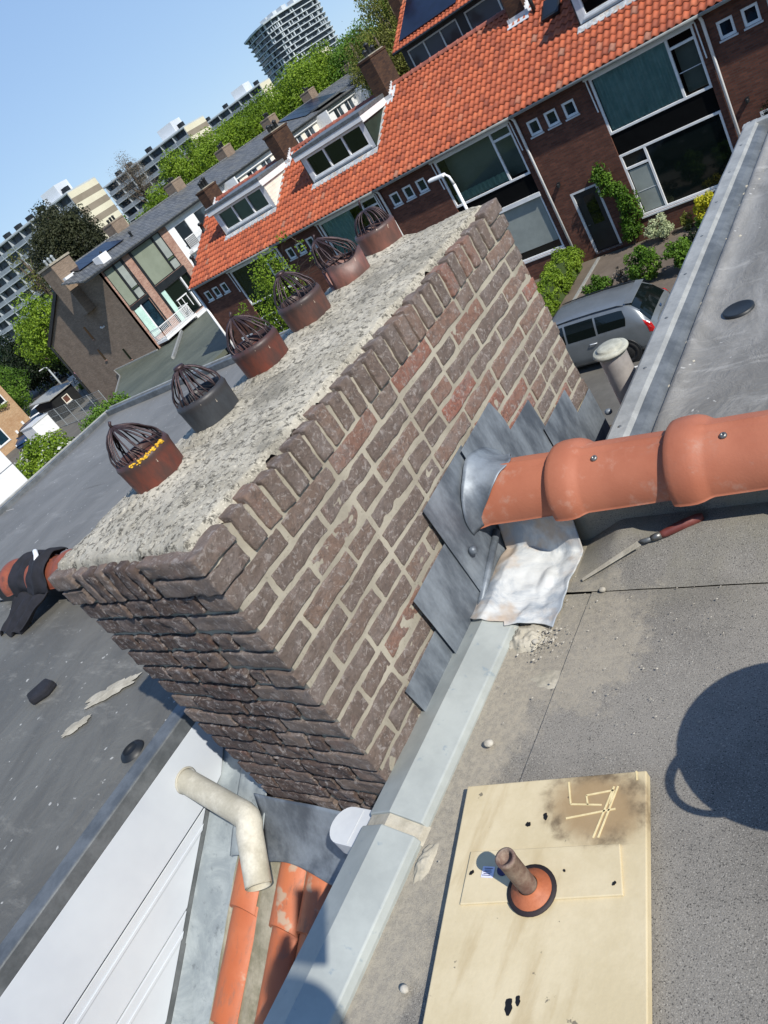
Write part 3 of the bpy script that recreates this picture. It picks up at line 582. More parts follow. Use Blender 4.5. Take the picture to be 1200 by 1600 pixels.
t1 = pot(0, PY[0], 'pot_rust', 'rust brown pot with yellow lichen on its rim, nearest on the chimney', 'guard_wire', tip=(-.012, -.012))
m_ = MB(); rl = random.Random(4)
for k in range(60):
    a = rl.uniform(-1.15, .35); r = .076 + rl.uniform(-.006, .002); m_.lathe((-1.705 + r * math.cos(a), PY[0] + r * math.sin(a), -.520 + .105 + rl.uniform(-.006, .001) - .003 * abs(a)), [(0, .004), (rl.uniform(.003, .007), .001), (0, -.003)], 6)
m_.build('lichen_crust', 'lichen', t1, smooth=True)
pot(1, PY[1], 'pot_black', 'charcoal black glazed chimney pot with round wire guard', 'guard_wire', top_cap=True, tip=(-.002, -.002))
pot(2, PY[2], 'pot_rust', 'reddish brown pot just beyond the charcoal black one', 'guard_wire', tip=(-.008, -.004))
pot(3, PY[3], 'pot_brown', 'dull brown pot whose pointed wire guard ends in a round button', 'guard_wire', top_cap=True, tip=(-.01, 0))
pot(4, PY[4], 'pot_pink', 'pinkish pot with broken rim and slumped wire guard', 'guard_wire', broken=True, tip=(-.03, -.02))
pot(5, PY[5], 'pot_pink', 'pinkish pot with a low domed guard, farthest along the chimney', 'guard_wire', dome=True, h=.085)

# ================================================================== OWN ROOF (right of the chimney)
own = thing('terraced_house', 'house under the viewer with grey bitumen roofs and orange ridge, right of the chimney', 'house', (2, 1.6, G))
ZF = -1.31
m_ = MB()
def felt(x0, x1, y0, y1, z, nxx=60, nyy=60):
    m_.grid(lambda u, v: (u, v, z + .004 * nz((u, v, 0), 1.6) + .0015 * nz((u, v, 0), 9)), [lerp(x0, x1, i / nxx) for i in range(nxx + 1)], [lerp(y0, y1, i / nyy) for i in range(nyy + 1)])
felt(-.962, 4.5, -3.5, 1.30, ZF + .005, 120, 120); felt(-1.16, -.95, -3.5, 1.30, ZF, 10, 120); felt(-1.16, -1.02, 1.30, 1.72, ZF + .009, 10, 16)
m_.grid(lambda u, v: (u, v, ZF + .009 + .062 * min(1, max(0, (v - 1.30) / .13)) ** 1.3 * min(1, max(0, (u + 1.03) / .12)) + .0015 * nz((u, v, 0), 9)), [lerp(-1.03, 4.5, (i / 160) ** 1.5) for i in range(161)], [lerp(1.30, 1.72, i / 24) for i in range(25)])
m_.build('flat_roof', 'bitumen_near', own, smooth=True)
m_ = MB(); m_.box(-1.18, 4.5, -3.5, 1.70, -1.6, ZF - .012); m_.box(-1.04, 4.5, 1.72, 4.5, -1.6, -1.30); m_.build('roof_deck', 'dark_paint', own)
m_ = MB(); m_.box(-1.285, 4.5, -3.5, 1.4, -3.2, -1.61); m_.box(-1.02, 4.5, 1.72, 4.42, -3.2, -1.61); m_.build('dormer_wall', 'white_shade', own)
m_ = MB(); m_.box(-1.6, 4.5, -3.6, 5.15, G - .2, -3.35); m_.build('wall', 'brick_red', own)
# front dormer roof, drain and trim
m_ = MB(); m_.grid(lambda u, v: (u, v, -1.285 + .006 * nz((u, v, 4), 1.5) + .003 * nz((u, v, 4), 7) + .02 * max(0, 1 - abs(u + .93) / .06) ** 2), [lerp(-.945, 4.4, (i / 110) ** 1.4) for i in range(111)], [lerp(1.72, 4.5, i / 60) for i in range(61)])
m_.build('flat_roof', 'bitumen_front', own, smooth=True)
m_ = MB(); m_.lathe((-.80, 2.61, -1.272), [(.052, -.02), (.052, -.0045), (.046, -.0035), (.042, -.006), (0, -.0065)], 28); m_.build('roof_outlet', 'dark_paint', own, smooth=True)
m_ = MB(); tp = lambda y: [(-1.075, y, -1.34), (-1.075, y, -1.243), (-1.062, y, -1.235), (-1.012, y, -1.237), (-1.0, y, -1.25)]
m_.grid(lambda i, y: (Vector(tp(y)[i]) + Vector((.0, 0, .0025 * nz((0, y, i), 4)))), range(5), [lerp(1.72, 4.6, k / 60) for k in range(61)]); m_.build('edge_trim', 'lead_trim', own, smooth=False)
m_ = MB(); m_.grid(lambda i, y: [(-1.0, y, -1.25), (-.975, y, -1.262), (-.955, y, -1.284 + .002 * nz((0, y, 2), 9)), (-.925 + .01 * nz((0, y, 2), 6), y, -1.2815)][i], range(4), [lerp(1.72, 4.6, k / 80) for k in range(81)]); m_.build('edge_upstand', 'lead_trim_dark', own)
m_ = MB(); m_.box(-1.08, 4.4, 4.545, 4.60, -1.36, -1.238); m_.build('edge_trim', 'lead_trim', own, bevel=.004)
for k in range(9):
    m_ = MB(); m_.lathe((-1.038, 1.95 + k * .33, -1.238), [(0, .004), (.006, .003), (.009, 0), (.010, -.004)], 10); m_.build('screw', 'steel', own, smooth=True)
m_ = MB()
rm = random.Random(5)
for k in range(150):
    y = lerp(1.8, 4.5, rm.random()); r = rm.uniform(.004, .014); m_.lathe((-.93 + rm.gauss(0, .012), y, -1.284), [(0, r * .35), (r * .7, r * .2), (r, -.004)], 7)
m_.build('sealant', 'mortar_patch', own, smooth=True)
# zinc coping on the rear dormer edge: two lengths, mortar joint
def coping(y0, y1, dz, ends):
    P = lambda y: [(-1.315, y, -1.42 + dz), (-1.315, y, -1.300 + dz), (-1.308, y, -1.291 + dz), (-1.228, y, -1.262 + dz), (-1.150, y, -1.288 + dz), (-1.143, y, -1.305 + dz), (-1.143, y, -1.335 + dz)]
    mm = MB(); V = []; F = []; ys = [lerp(y0, y1, k / 24) for k in range(25)]
    for y in ys: V += [(p[0], p[1], p[2] + .0012 * nz((p[0], y, 1), 5)) for p in P(y)]
    for a in range(24):
        for b in range(6): F.append((a * 7 + b, (a + 1) * 7 + b, (a + 1) * 7 + b + 1, a * 7 + b + 1))
    F.append(tuple(range(7))); F.append(tuple(reversed(range(24 * 7, 25 * 7)))); mm.add(V, [f[::-1] for f in F]); return mm.build('coping', 'zinc', own, bevel=.003)
coping(.600, 1.195, .0, 0); coping(-3.4, .568, .004, 1)
m_ = MB(); m_.grid(lambda i, y: [(-1.305, y, -1.300), (-1.230, y, -1.272), (-1.150, y, -1.300), (-1.13, y, -1.33)][i], range(4), [.56, .575, .59, .605]); m_.build('joint', 'mortar_patch', own, solid=.006)
# half round white cap poking out below the coping
m_ = MB(); pc = [(-1.30, .575 + .045, 0), (-1.38, .62, 0)]; poly = []
for k in range(13):
    a = PI / 2 + PI * k / 12; poly.append((-1.395 + .045 * math.cos(a), .575 + .048 * math.sin(a), -1.37))
poly = [(-1.30, .623, -1.37)] + poly + [(-1.30, .527, -1.37)]
m_.prism(poly, (0, 0, .05)); m_.box(-1.361, -1.359, .53, .62, -1.319, -1.3175); m_.build('overflow_cap', 'white_shade', own, bevel=.004)
# white lead saddle between ridge and coping
m_ = MB()
def saddle(u, v):
    # v 0 = under the ridge tile, 1 = lower edge
    top = Vector((lerp(-1.27, -1.04, u), 1.60, -1.20)); xl = lerp(-1.27, -1.30, v); xr = lerp(-1.03, -1.03, v)
    y = lerp(1.50, 1.17, v) - .02 * math.sin(u * 6) * v + .03 * (1 - u) * v * (1 if u < .5 else 0)
    x = lerp(xl, xr, u); hump = -1.262 - abs(x + 1.228) * .33 if x < -1.14 else -1.291 - min(1, (x + 1.14) * 18) * .012
    z = max(hump, lerp(-1.15, -1.5, min(1, v * 3))) + .006
    z += (.007 * nz((x, y, 2), 11) + .005 * nz((x, y, 7), 26) + .012 * max(0, nz((x * 1.5, y, 3), 16)) * (1 if u > .6 else .4))
    if u < .08: z -= .0
    return (x, y, z)
m_.grid(saddle, [i / 60 for i in range(61)], [i / 90 for i in range(91)]); m_.build('lead_saddle', 'lead_white', own, smooth=True, solid=.003)
m_ = MB(); m_.grid(lambda u, v: (lerp(-1.302, -1.20, u), lerp(1.72, 1.14, v), lerp(-1.235, -1.335, v) - .03 * math.sin(u * PI)), [i / 10 for i in range(11)], [i / 20 for i in range(21)]); m_.build('lead_gutter', 'lead_dark', own, smooth=True, solid=.003)
# mortar dabs and crumbs
def crumbs(name, n, cx, cy, sx, sy, z, rmin, rmax, seed, mat='debris', par=None):
    g = random.Random(seed); mm = MB()
    for _ in range(n):
        r = g.uniform(rmin, rmax) * g.random() ** .6 + rmin * .3; x, y = g.gauss(cx, sx), g.gauss(cy, sy); a = g.uniform(0, PI)
        v = Vector((math.cos(a), math.sin(a), g.uniform(-.3, .3))) * r; w2 = Vector((-math.sin(a), math.cos(a), g.uniform(-.3, .3))) * r * g.uniform(.5, .9)
        c = Vector((x, y, z + r * .4)); t3 = Vector((g.uniform(-.2, .2), g.uniform(-.2, .2), 1)) * r * g.uniform(.4, .7)
        pts = [c + v, c + w2, c - v * .9, c - w2, c + t3, c - t3]; mm.add(pts, [(0, 1, 4), (1, 2, 4), (2, 3, 4), (3, 0, 4), (1, 0, 5), (2, 1, 5), (3, 2, 5), (0, 3, 5)])
    o = mm.build(name, mat, par); return o
def dab(cx, cy, rx, ry, h, seed, name='mortar_dab', z=None, par=None):
    mm = MB(); z = ZF + .002 if z is None else z
    def f(a, r):
        rr = r * (1 + .28 * nz((math.cos(a), math.sin(a), seed), 1.6) + .1 * nz((math.cos(a), math.sin(a), seed), 5)); hh = h * (1 - r ** 2.2)
        x = cx + rx * rr * math.cos(a); y = cy + ry * rr * math.sin(a); return (x, y, z - .004 + hh + .35 * h * nz((x, y, seed), 45) + .25 * h * nz((x, y, seed), 110))
    mm.grid(f, [2 * PI * k / 40 for k in range(41)], [k / 14 for k in range(15)]); return mm.build(name, 'mortar_patch', par or own, smooth=True)
dab(-1.105, 1.145, .055, .05, .022, 3); dab(-1.115, .53, .022, .05, .014, 8); dab(-.99, 1.02, .06, .03, .006, 12)
dbo = crumbs('mortar_crumbs', 170, -1.05, 1.13, .035, .022, ZF + .01, .0015, .0055, 2); dbo['kind'] = 'stuff'
db2 = crumbs('grit', 320, -.85, 1.25, .22, .25, ZF + .012, .0012, .0035, 6); db2['kind'] = 'stuff'
def pebble(x, y, r, seed, label):
    g = random.Random(seed); mm = MB(); V = []; F = []
    mm.grid(lambda a, b: (x + r * (1 + .25 * nz((math.cos(a) * math.sin(b), math.sin(a) * math.sin(b), math.cos(b) + seed), 1.5)) * math.cos(a) * math.sin(b), y + r * .8 * math.sin(a) * math.sin(b), ZF + .008 + r * .55 + r * .6 * math.cos(b)), [2 * PI * k / 14 for k in range(15)], [PI * k / 8 for k in range(9)])
    o = mm.build('mortar_lump', 'debris', None, smooth=True); tag(o, label, 'mortar lump', 'loose lumps of mortar on the grey roof')
pebble(-1.063, 1.128, .010, 1, 'pale round lump in the mortar heap below the white lead sheet')
pebble(-1.072, .821, .013, 2, 'pale flat lump on the grey roof beside the zinc coping, above the plywood board')
pebble(-1.029, .288, .010, 3, 'white and red chip on the roof left of the plywood board')
pebble(-.93, 1.30, .010, 4, 'small pale lump in the shade below the orange ridge tiles')
# orange ridge: tiles with collars

def ridge_tile(par, x0, x1, mat, collar=True, y0=None, z0=None):
    y0 = y0 or RY; z0 = z0 or RZ
    mm = MB(); prof = []
    if collar: prof = [(x0, .122), (x0 + .004, .126), (x0 + .018, .129), (x0 + .04, .1295), (x0 + .058, .128), (x0 + .072, .123), (x0 + .084, .115), (x0 + .095, RR + .002)]
    else: prof = [(x0, .126), (x0 + .02, .122), (x0 + .04, .115), (x0 + .055, RR + .002)]
    prof += [(lerp(x0 + .12, x1, k / 4), RR + .002 - .002 * k) for k in range(1, 5)]
    angs = [lerp(-.08, PI + .08, k / 44) for k in range(45)]
    def f(a, p):
        x, r = p; rib = .008 * max(0, 1 - abs(a - PI / 2) / .10) if r < .122 else 0; rib += .005 * max(0, 1 - abs(a - PI / 2 + .22) / .05) if r < .122 else 0
        z = max(math.sin(a), -.1)
        return (x, y0 - (r + rib) * math.cos(a), z0 + (r + rib) * z * 1.0)
    mm.grid(f, angs, prof, flip=True)
    V0 = [(x, y0 - (r - .012) * math.cos(a), z0 + (r - .012) * max(math.sin(a), -.1)) for (x, r) in prof for a in angs]
    n_ = len(angs); b = len(mm.V); F = []
    for j in range(len(prof) - 1):
        for i in range(n_ - 1): F.append((j * n_ + i, j * n_ + i + 1, (j + 1) * n_ + i + 1, (j + 1) * n_ + i))
    mm.add(V0, F)
    K = []
    for j in range(len(prof) - 1):
        for i in (0, n_ - 1): K.append((j * n_ + i, (j + 1) * n_ + i, b + (j + 1) * n_ + i, b + j * n_ + i))
    for j in (0, len(prof) - 1):
        for i in range(n_ - 1): K.append((j * n_ + i, j * n_ + i + 1, b + j * n_ + i + 1, b + j * n_ + i))
    o2 = mm; o2.F += K; o2.T += [.5] * len(K); o2.fl += [False] * len(K)
    o = mm.build('ridge_tile', mat, par, smooth=True)
    if collar:
        sc = MB(); a = 1.25; q = Vector((x0 + .135, y0 - RR * math.cos(a), z0 + RR * math.sin(a))); ax = Vector((0, -math.cos(a), math.sin(a)))
        sc.lathe(q, [(.009, .001), (.009, .004), (.006, .007), (.003, .0075), (.0028, .004), (0, .004)], 12, axis=ax); sc.build('screw', 'steel', o, smooth=True)
    return o
ridge_tile(own, -1.30, -1.0, 'tile_new', False)
for k in range(17): ridge_tile(own, -1.035 + k * .318, -1.035 + (k + 1) * .318 + .03, 'tile_new')
m_ = MB(); m_.box(-1.30, 4.5, RY - .035, RY + .06, -1.33, -1.12); m_.build('ridge_batten', 'bitumen_near', own)
# small dark red tiles on the front strip, beyond the chimney
t30 = math.tan(R(30))
def front_z(y): return -1.26 - (y - 1.6) * t30
def rear_z(y): return -1.085 - (1.53 - y) * t30
m_ = MB(); m_.grid(lambda u, v: (u, v, front_z(v) + .018 * abs(math.sin((u + 1.2) * PI / .21)) + .012 * ((v - 1.6) / .3 % 1)), [lerp(-2.85, -1.0, i / 70) for i in range(71)], [lerp(1.6, 5.3, i / 60) for i in range(61)]); m_.build('front_tiles', 'ridge_tile_dark', own)

# ================================================================== LEFT NEIGHBOUR
nb_ = thing('terraced_house', 'neighbouring house left of the big chimney with dark bitumen roofs and white dormer cheek', 'house', (-5, 1.6, G))
ZL = -1.325
m_ = MB(); m_.grid(lambda u, v: (u, v, ZL + .006 * nz((u, v, 1), 1.2) + .002 * nz((u, v, 1), 6)), [lerp(-9.5, -2.40, i / 120) for i in range(121)], [lerp(-3.5, 1.5, i / 90) for i in range(91)]); m_.build('flat_roof', 'bitumen_left', nb_, smooth=True)
m_ = MB(); m_.grid(lambda u, v: (lerp(-8.9, -2.75, u), v, -1.31 + .006 * nz((u * 7, v, 5), 1.2)), [i / 100 for i in range(101)], [lerp(1.5, 2.72, i / 20) for i in range(21)])
# front dormer roof with a skewed far edge
def fr(u, v):
    xl = -7.32; return (lerp(xl, -2.75, u), lerp(2.72, 4.28, v), -1.31 + .006 * nz((lerp(xl, -2, u), v * 2, 5), 1.2))
m_.grid(fr, [i / 80 for i in range(81)], [i / 30 for i in range(31)]); m_.build('flat_roof', 'bitumen_blue', nb_, smooth=True)
def edge(pts, name='edge_trim', mat='lead_trim_dark', w_=.055, h=.05, z=-1.30, dz=.0):
    for a, b in zip(pts, pts[1:]):
        mm = MB(); a, b = Vector(a), Vector(b); d = (b - a) / 2; nn = Vector((-d.y, d.x, 0)).normalized()
        mm.obox((a + b) / 2, d, nn * w_ / 2, (0, 0, h / 2)); mm.build(name, mat, nb_, bevel=.006)
edge([(-7.30, 2.66, -1.29), (-7.34, 4.20, -1.29)]); edge([(-7.34, 4.24, -1.285), (-6.2, 4.30, -1.285), (-2.75, 4.36, -1.285)], h=.06)
edge([(-7.36, 4.30, -1.27), (-6.2, 4.36, -1.27), (-2.75, 4.42, -1.27)], mat='lead_trim', w_=.018, h=.05)
edge([(-9.0, 2.62, -1.29), (-7.34, 2.62, -1.29)]); edge([(-7.385, 2.66, -1.28), (-7.385, 4.28, -1.28)], mat='lead_trim', w_=.014, h=.05)
m_ = MB(); m_.box(-8.9, -2.8, 1.55, 2.62, -3.3, -1.345); m_.box(-7.28, -2.8, 2.62, 4.18, -3.3, -1.345); m_.box(-9.5, -2.36, -3.5, 1.45, -3.3, -1.345); m_.build('dormer_wall', 'white_shade', nb_)
m_ = MB(); m_.box(-8.8, -1.62, -3.6, 5.15, G - .2, -3.36); m_.build('wall', 'brick_red', nb_)
# grey trim along the rear dormer, white cheek below
m_ = MB(); m_.box(-2.402, -2.322, -3.4, 1.45, -1.36, -1.300); m_.build('edge_trim', 'lead_trim_dark', nb_, bevel=.006)
m_ = MB(); poly = [(-2.335, -3.4, -1.36), (-2.335, 1.2, -1.36), (-2.335, .86, -1.40), (-2.335, .83, -1.50), (-2.335, .80, -1.545), (-2.335, .76, -1.572), (-2.335, .70, -1.580), (-2.335, -3.4, -1.585)]
poly = [(-2.335, -3.4, -1.355), (-2.335, 1.0, -1.355), (-2.335, .86, -1.44), (-2.335, .83, -1.51), (-2.335, .76, -1.565), (-2.335, .69, -1.578), (-2.335, -3.4, -1.578)]
m_.prism(poly, (.012, 0, 0)); m_.build('cheek_board', 'panel_white', nb_, bevel=.003)
m_ = MB()
for k in range(6):
    z1 = -1.590 - k * .165; z0 = z1 - .160; y1 = 1.53 + (z1 + 1.085) / t30 ; y0b = 1.53 + (z0 + 1.085) / t30
    m_.prism([(-2.345, -3.4, z1), (-2.345, min(.66, y1), z1), (-2.345, min(.66, y0b), z0), (-2.345, -3.4, z0)], (.009, 0, 0))
    m_.prism([(-2.336, -3.4, z1 - .03), (-2.336, min(.62, y1 - .05), z1 - .03), (-2.336, min(.6, y1 - .07), z1 - .042), (-2.336, -3.4, z1 - .042)], (.004, 0, 0))
m_.build('cheek_planks', 'panel_white', nb_, bevel=.002)
m_ = MB(); m_.box(-2.42, -2.346, -3.4, 1.3, -3.2, -1.40); m_.build('cheek_backing', 'lead_trim_dark', nb_)
# valley sheet, tiles and cement between the dormers
m_ = MB(); m_.grid(lambda u, v: (lerp(-2.345, -2.10, u), v, rear_z(v) - .05 + .005 * nz((u, v, 3), 6) + .03 * max(0, .15 - u) * 4), [i / 10 for i in range(11)], [lerp(-3.2, .30, i / 60) for i in range(61)]); m_.build('valley_sheet', 'zinc_flat', nb_, smooth=True)
m_ = MB(); m_.grid(lambda u, v: (lerp(-2.345, -2.06, u), v, rear_z(v) - .046 + .005 * nz((u, v, 3), 6) + .03 * max(0, .15 - u) * 4), [i / 10 for i in range(11)], [lerp(.295, 1.2, i / 20) for i in range(21)]); m_.build('valley_sheet', 'zinc_flat', nb_, smooth=True)
m_ = MB(); m_.box(-2.3, -1.3, -3.2, .9, -4.2, -4.0)
mm = MB(); mm.grid(lambda u, v: (u, v, rear_z(v) - .075), [-2.34, -1.29], [-3.2, 1.4]); mm.build('underlay', 'mortar_patch', nb_)
def strip_tile(xa, xb, yb, yt, par):
    mm = MB(); wdt = xb - xa
    def f(u, v):
        return (xa + wdt * u, lerp(yb, yt, v), rear_z(lerp(yb, yt, v)) - .045 + .033 * max(0, math.sin(u * PI)) ** .7 + .020 * (1 - v) + .0015 * nz((u, v * 3, xa), 3))
    us = [i / 24 for i in range(25)]; mm.grid(f, us, [i / 8 for i in range(9)])
    mm.grid(lambda u, v: (f(u, 0)[0], f(u, 0)[1], f(u, 0)[2] - .014 * v), us, [0, 1], flip=True)
    return mm.build('roof_tile', 'tile_strip', par, smooth=True)
for r_ in range(11):
    yb = .425 - r_ * .275
    for xa, xb, dy in ((-2.145, -2.02, 0), (-1.945, -1.828, -.012), (-1.824, -1.70, -.004), (-1.64, -1.54, 0), (-1.535, -1.43, 0)): strip_tile(xa, xb, yb + dy, yb + .30, nb_)
for xa, xb, k_ in ((-2.04, -1.925, 0), (-1.725, -1.63, 3), (-1.44, -1.33, 5), (-2.16, -2.12, 8)):
    m_ = MB(); m_.grid(lambda u, v: (lerp(xa, xb, u) + .008 * nz((v * 3, u, k_), 3), lerp(-3, .62, v), rear_z(lerp(-3, .62, v)) - .040 + .005 * nz((u * .13, v * 3, k_), 14) + (.0 if k_ != 8 else .006)), [i / 8 for i in range(9)], [i / 160 for i in range(161)]); m_.build('cement_fillet', 'mortar_moss', nb_, smooth=True)
# curved lead at the chimney foot
m_ = MB()
def foot(u, v):
    x = lerp(-1.99, -1.29, u); yv = lerp(.682, .555, v); z = rear_z(yv) - .005 + .10 * (1 - v) ** 2.2 + .014 * math.sin(u * 7) * v + .004 * nz((u, v, 1), 4); return (x, yv - .004 + .012 * math.sin(u * 9) * v, z)
m_.grid(foot, [i / 40 for i in range(41)], [i / 24 for i in range(25)]); m_.build('lead_foot', 'lead_dark', chim, smooth=True, solid=.003)
m_ = MB()
def foot2(u, v):
    x = lerp(-1.955, -2.16, v); y = lerp(.56, 1.05, u); z = rear_z(y) - .012 + .07 * (1 - v) ** 3 + .022 * math.sin(v * PI); return (x - .02 * math.sin(u * 3), y - .02 * v, z + .006 * nz((u, v, 3), 5))
m_.grid(foot2, [i / 30 for i in range(31)], [i / 20 for i in range(21)]); m_.build('lead_side', 'zinc_flat', chim, smooth=True, solid=.003)
# white overflow pipe from the cheek
m_ = MB(); m_.tube([(-2.34, .665, -1.455), (-2.30, .660, -1.460), (-2.045, .624, -1.503), (-2.02, .620, -1.508), (-1.995, .612, -1.515), (-1.982, .598, -1.523), (-1.975, .58, -1.532), (-1.895, .465, -1.60)], [.040, .040, .040, .0415, .0415, .0415, .0415, .040], 24, False)
m_.tube([(-1.893, .463, -1.601), (-1.94, .53, -1.562)], .036, 24, False); opp = m_.build('overflow_pipe', 'pvc_dirty', nb_, smooth=True); m_ = MB(); m_.lathe(Vector((-1.908, .484, -1.588)), [(0, 0), (.0365, 0)], 24, axis=Vector((-1.895, .465, -1.60)) - Vector((-1.975, .58, -1.532))); m_.build('bore_shade', 'soot_tar_shade', opp)  # black disc inside the open end paints the shade of the bore
m_ = MB(); m_.lathe((-2.324, .664, -1.456), [(.041, 0), (.046, .004), (.041, .008)], 20, axis=(1, 0, -.1)); m_.build('pipe_collar', 'pvc_dirty', nb_, smooth=True)
# left ridge, older tiles
for k in range(8): ridge_tile(nb_, -2.30 - k * .345, -2.30 - k * .345 + .375, 'tile_old', True, 1.54, -1.20)
m_ = MB(); m_.box(-5.1, -1.94, 1.50, 1.62, -1.34, -1.17); m_.build('ridge_batten', 'dark_paint', nb_)
# clutter on the left roof
m_ = MB(); poly = [(-3.57, .82, ZL), (-3.49, .79, ZL), (-3.43, .85, ZL), (-3.44, .91, ZL), (-3.53, .92, ZL)]; m_.prism(poly, (0, 0, .04)); tag(m_.build('rubber_block', 'cloth_black', bevel=.012), 'small black rubber block lying on the dark left roof', 'rubber block')
m_ = MB(); m_.lathe((-2.50, .665, ZL), [(.048, .0), (.043, .01), (.030, .015), (.028, .018), (.025, .006), (0, .004)], 26); m_.build('roof_outlet', 'dark_paint', nb_, smooth=True)
pt = random.Random(8)
for (cx, cy, rx, ry, sd_) in ((-2.95, .90, .14, .04, 4), (-3.0, .72, .07, .028, 6), (-3.5, 1.30, .05, .02, 7), (-3.2, 1.22, .035, .02, 9)):
    mm = MB(); an = pt.uniform(.5, .8)
    def f(a, r):
        rr = r * (1 + .5 * nz((math.cos(a), math.sin(a), sd_), 2.2) + .3 * nz((math.cos(a), math.sin(a), sd_), 7)); u, v = rx * rr * math.cos(a), ry * rr * math.sin(a)
        return (cx + u * math.cos(an) - v * math.sin(an), cy + u * math.sin(an) + v * math.cos(an), ZL + .006 + .004 * (1 - r))
    mm.grid(f, [2 * PI * k / 48 for k in range(49)], [0, .5, .9, 1]); mm.build('mortar_smear', 'mortar_patch', nb_)
# black jacket thrown over the left ridge
m_ = MB()
def jacket(u, v):
    s_ = v * .62; r = .137 + .02 * math.sin(u * 9 + v * 3) * .6 + .012 * nz((u * 2, v * 3, 4), 3)
    ang = 1.9 - s_ / .15
    if ang > -.12: y, z = 1.60 - r * math.cos(PI - ang) * -1 * -1, 0
    a = PI / 2 - 1.0 + s_ / .15
    if a < PI + .1: y = 1.54 + r * math.cos(a); z = -1.20 + r * math.sin(a)
    else: q = s_ - (PI + .1 - PI / 2 + 1.0) * .15; y = 1.54 - r - q * .9; z = max(-1.20 - q * .5, ZL + .02)
    wd = lerp(.10, .17, math.sin(v * 2.6)); x = -4.27 - .08 * v - .25 * max(0, v - .55) + (u - .5) * wd * 2.2
    z += .012 * math.sin(u * 22 + v * 5) * (.4 + v) + .012 * nz((x * 8, y * 8, z), 1.4)
    return (x, y, z)
m_.grid(jacket, [i / 40 for i in range(41)], [i / 60 for i in range(61)])
jk = thing('jacket', 'black jacket with a white tag draped over the old left ridge tiles', 'jacket', (-4.3, 1.5, -1.3)); m_.build('cloth', 'cloth_black', jk, smooth=True, solid=.006)
m_ = MB(); m_.tube([(-4.36, 1.60, -1.05), (-4.30, 1.57, -1.04), (-4.25, 1.54, -1.05), (-4.23, 1.51, -1.057)], [.006, .014, .014, .006], 8); m_.build('white_tag', 'sign_white', jk, smooth=True)

# ================================================================== THINGS STANDING ON THE ROOFS
# plywood board with lid, pipe and collar
bA, bB, bC = Vector((-1.063, .697, 0)), Vector((-.678, .785, 0)), Vector((-.571, .359, 0))
eu = (bB - bA); ev_ = (bC - bB).normalized(); LN = .80
brd = thing('plywood_cover', 'pale plywood board with scorched corner and carved marks lying on the grey roof', 'board', (-.8, .4, ZF))
zt = ZF + .034
def bp(u, v, z): q = bA + eu * u + ev_ * v; return (q.x, q.y, z)
m_ = MB(); m_.prism([bp(0, 0, ZF + .012), bp(1, 0, ZF + .012), bp(1, LN, ZF + .012), bp(0, LN, ZF + .012)], (0, 0, .022)); m_.build('board', 'plywood', brd, bevel=.0025)
m_ = MB(); m_.prism([bp(.10, .155, zt - .001), bp(.88, .15, zt - .001), bp(.90, .245, zt - .001), bp(.09, .262, zt - .001)], (0, 0, .006)); m_.build('lid', 'plywood', brd, bevel=.002)
def carve(a, b, w_=.0035):
    a, b = Vector(bp(*a, zt)), Vector(bp(*b, zt)); d = (b - a) / 2; nn = Vector((-d.y, d.x, 0)).normalized(); mm.obox((a + b) / 2, d, nn * w_ / 2, (0, 0, .0012))
mm = MB()
for a, b in (((.60, .012), (.62, .062)), ((.62, .062), (.78, .068)), ((.70, .045), (.84, .038)), ((.84, .038), (.82, .068)), ((.86, .03), (.77, .135)), ((.84, .03), (.745, .135)), ((.60, .092), (.85, .078)), ((.70, .045), (.71, .066)), ((.95, .0), (.955, .02))): carve(a, b)
mm.build('carved_marks', 'carved_wood', brd)
PB = Vector((-.826, .509, zt + .005))
m_ = MB(); m_.lathe(PB, [(.049, 0), (.049, .003), (.040, .004)], 32); m_.build('rubber_ring', 'rubber_ring', brd, smooth=True)
m_ = MB(); m_.lathe(PB, [(.041, .002), (.040, .006), (.028, .009), (.022, .016), (.020, .02)], 32); m_.build('collar', 'rust_collar', brd, smooth=True)
m_ = MB(); m_.lathe(PB, [(.0185, .004), (.0185, .104), (.0195, .105), (.0195, .112), (.0145, .113), (.014, .098), (0, .098)], 24); m_.build('vent_pipe', 'rusty_pipe', brd, smooth=True)
m_ = MB(); q = bp(.222, .2, 0); m_.obox((q[0], q[1], zt + .0065), (.013, .002, 0), (.002, -.011, 0), (0, 0, .0004)); m_.build('sticker', 'sticker', brd)
mm = MB()
for k in range(5): mm.obox((q[0] - .001, q[1] + .007 - k * .0035, zt + .0071), (.009 - .002 * (k % 2), .0014, 0), (0.0001, -.0006, 0), (0, 0, .0002))
mm.build('small_print', 'sticker_blue', brd)
m_ = MB(); q = bp(.30, .196, 0); m_.lathe((q[0], q[1], zt + .0055), [(.012, 0), (.012, .0012), (0, .0012)], 16); m_.build('round_sticker', 'sticker_blue', brd)
gg = random.Random(3)
for (u, v, r) in ((.40, .10, .0045), (.49, .085, .005), (.62, .20, .0022), (.45, .42, .005), (.41, .43, .008), (.13, .20, .004), (.86, .225, .003)):
    q = bp(u, v, 0); pts = []; ph = gg.uniform(0, 6)
    for k in range(18): a = 2 * PI * k / 18; rr = r * (1 + .25 * math.sin(2 * a + ph) + .12 * math.sin(5 * a + 2 * ph)); pts.append((q[0] + rr * math.cos(a), q[1] + rr * 1.4 * math.sin(a), zt + (.0058 if .09 < u < .89 and .155 < v < .25 else .0004)))
    m_ = MB(); m_.prism(pts, (0, 0, .0006)); m_.build('tar_spot', 'soot_tar_shade', brd)
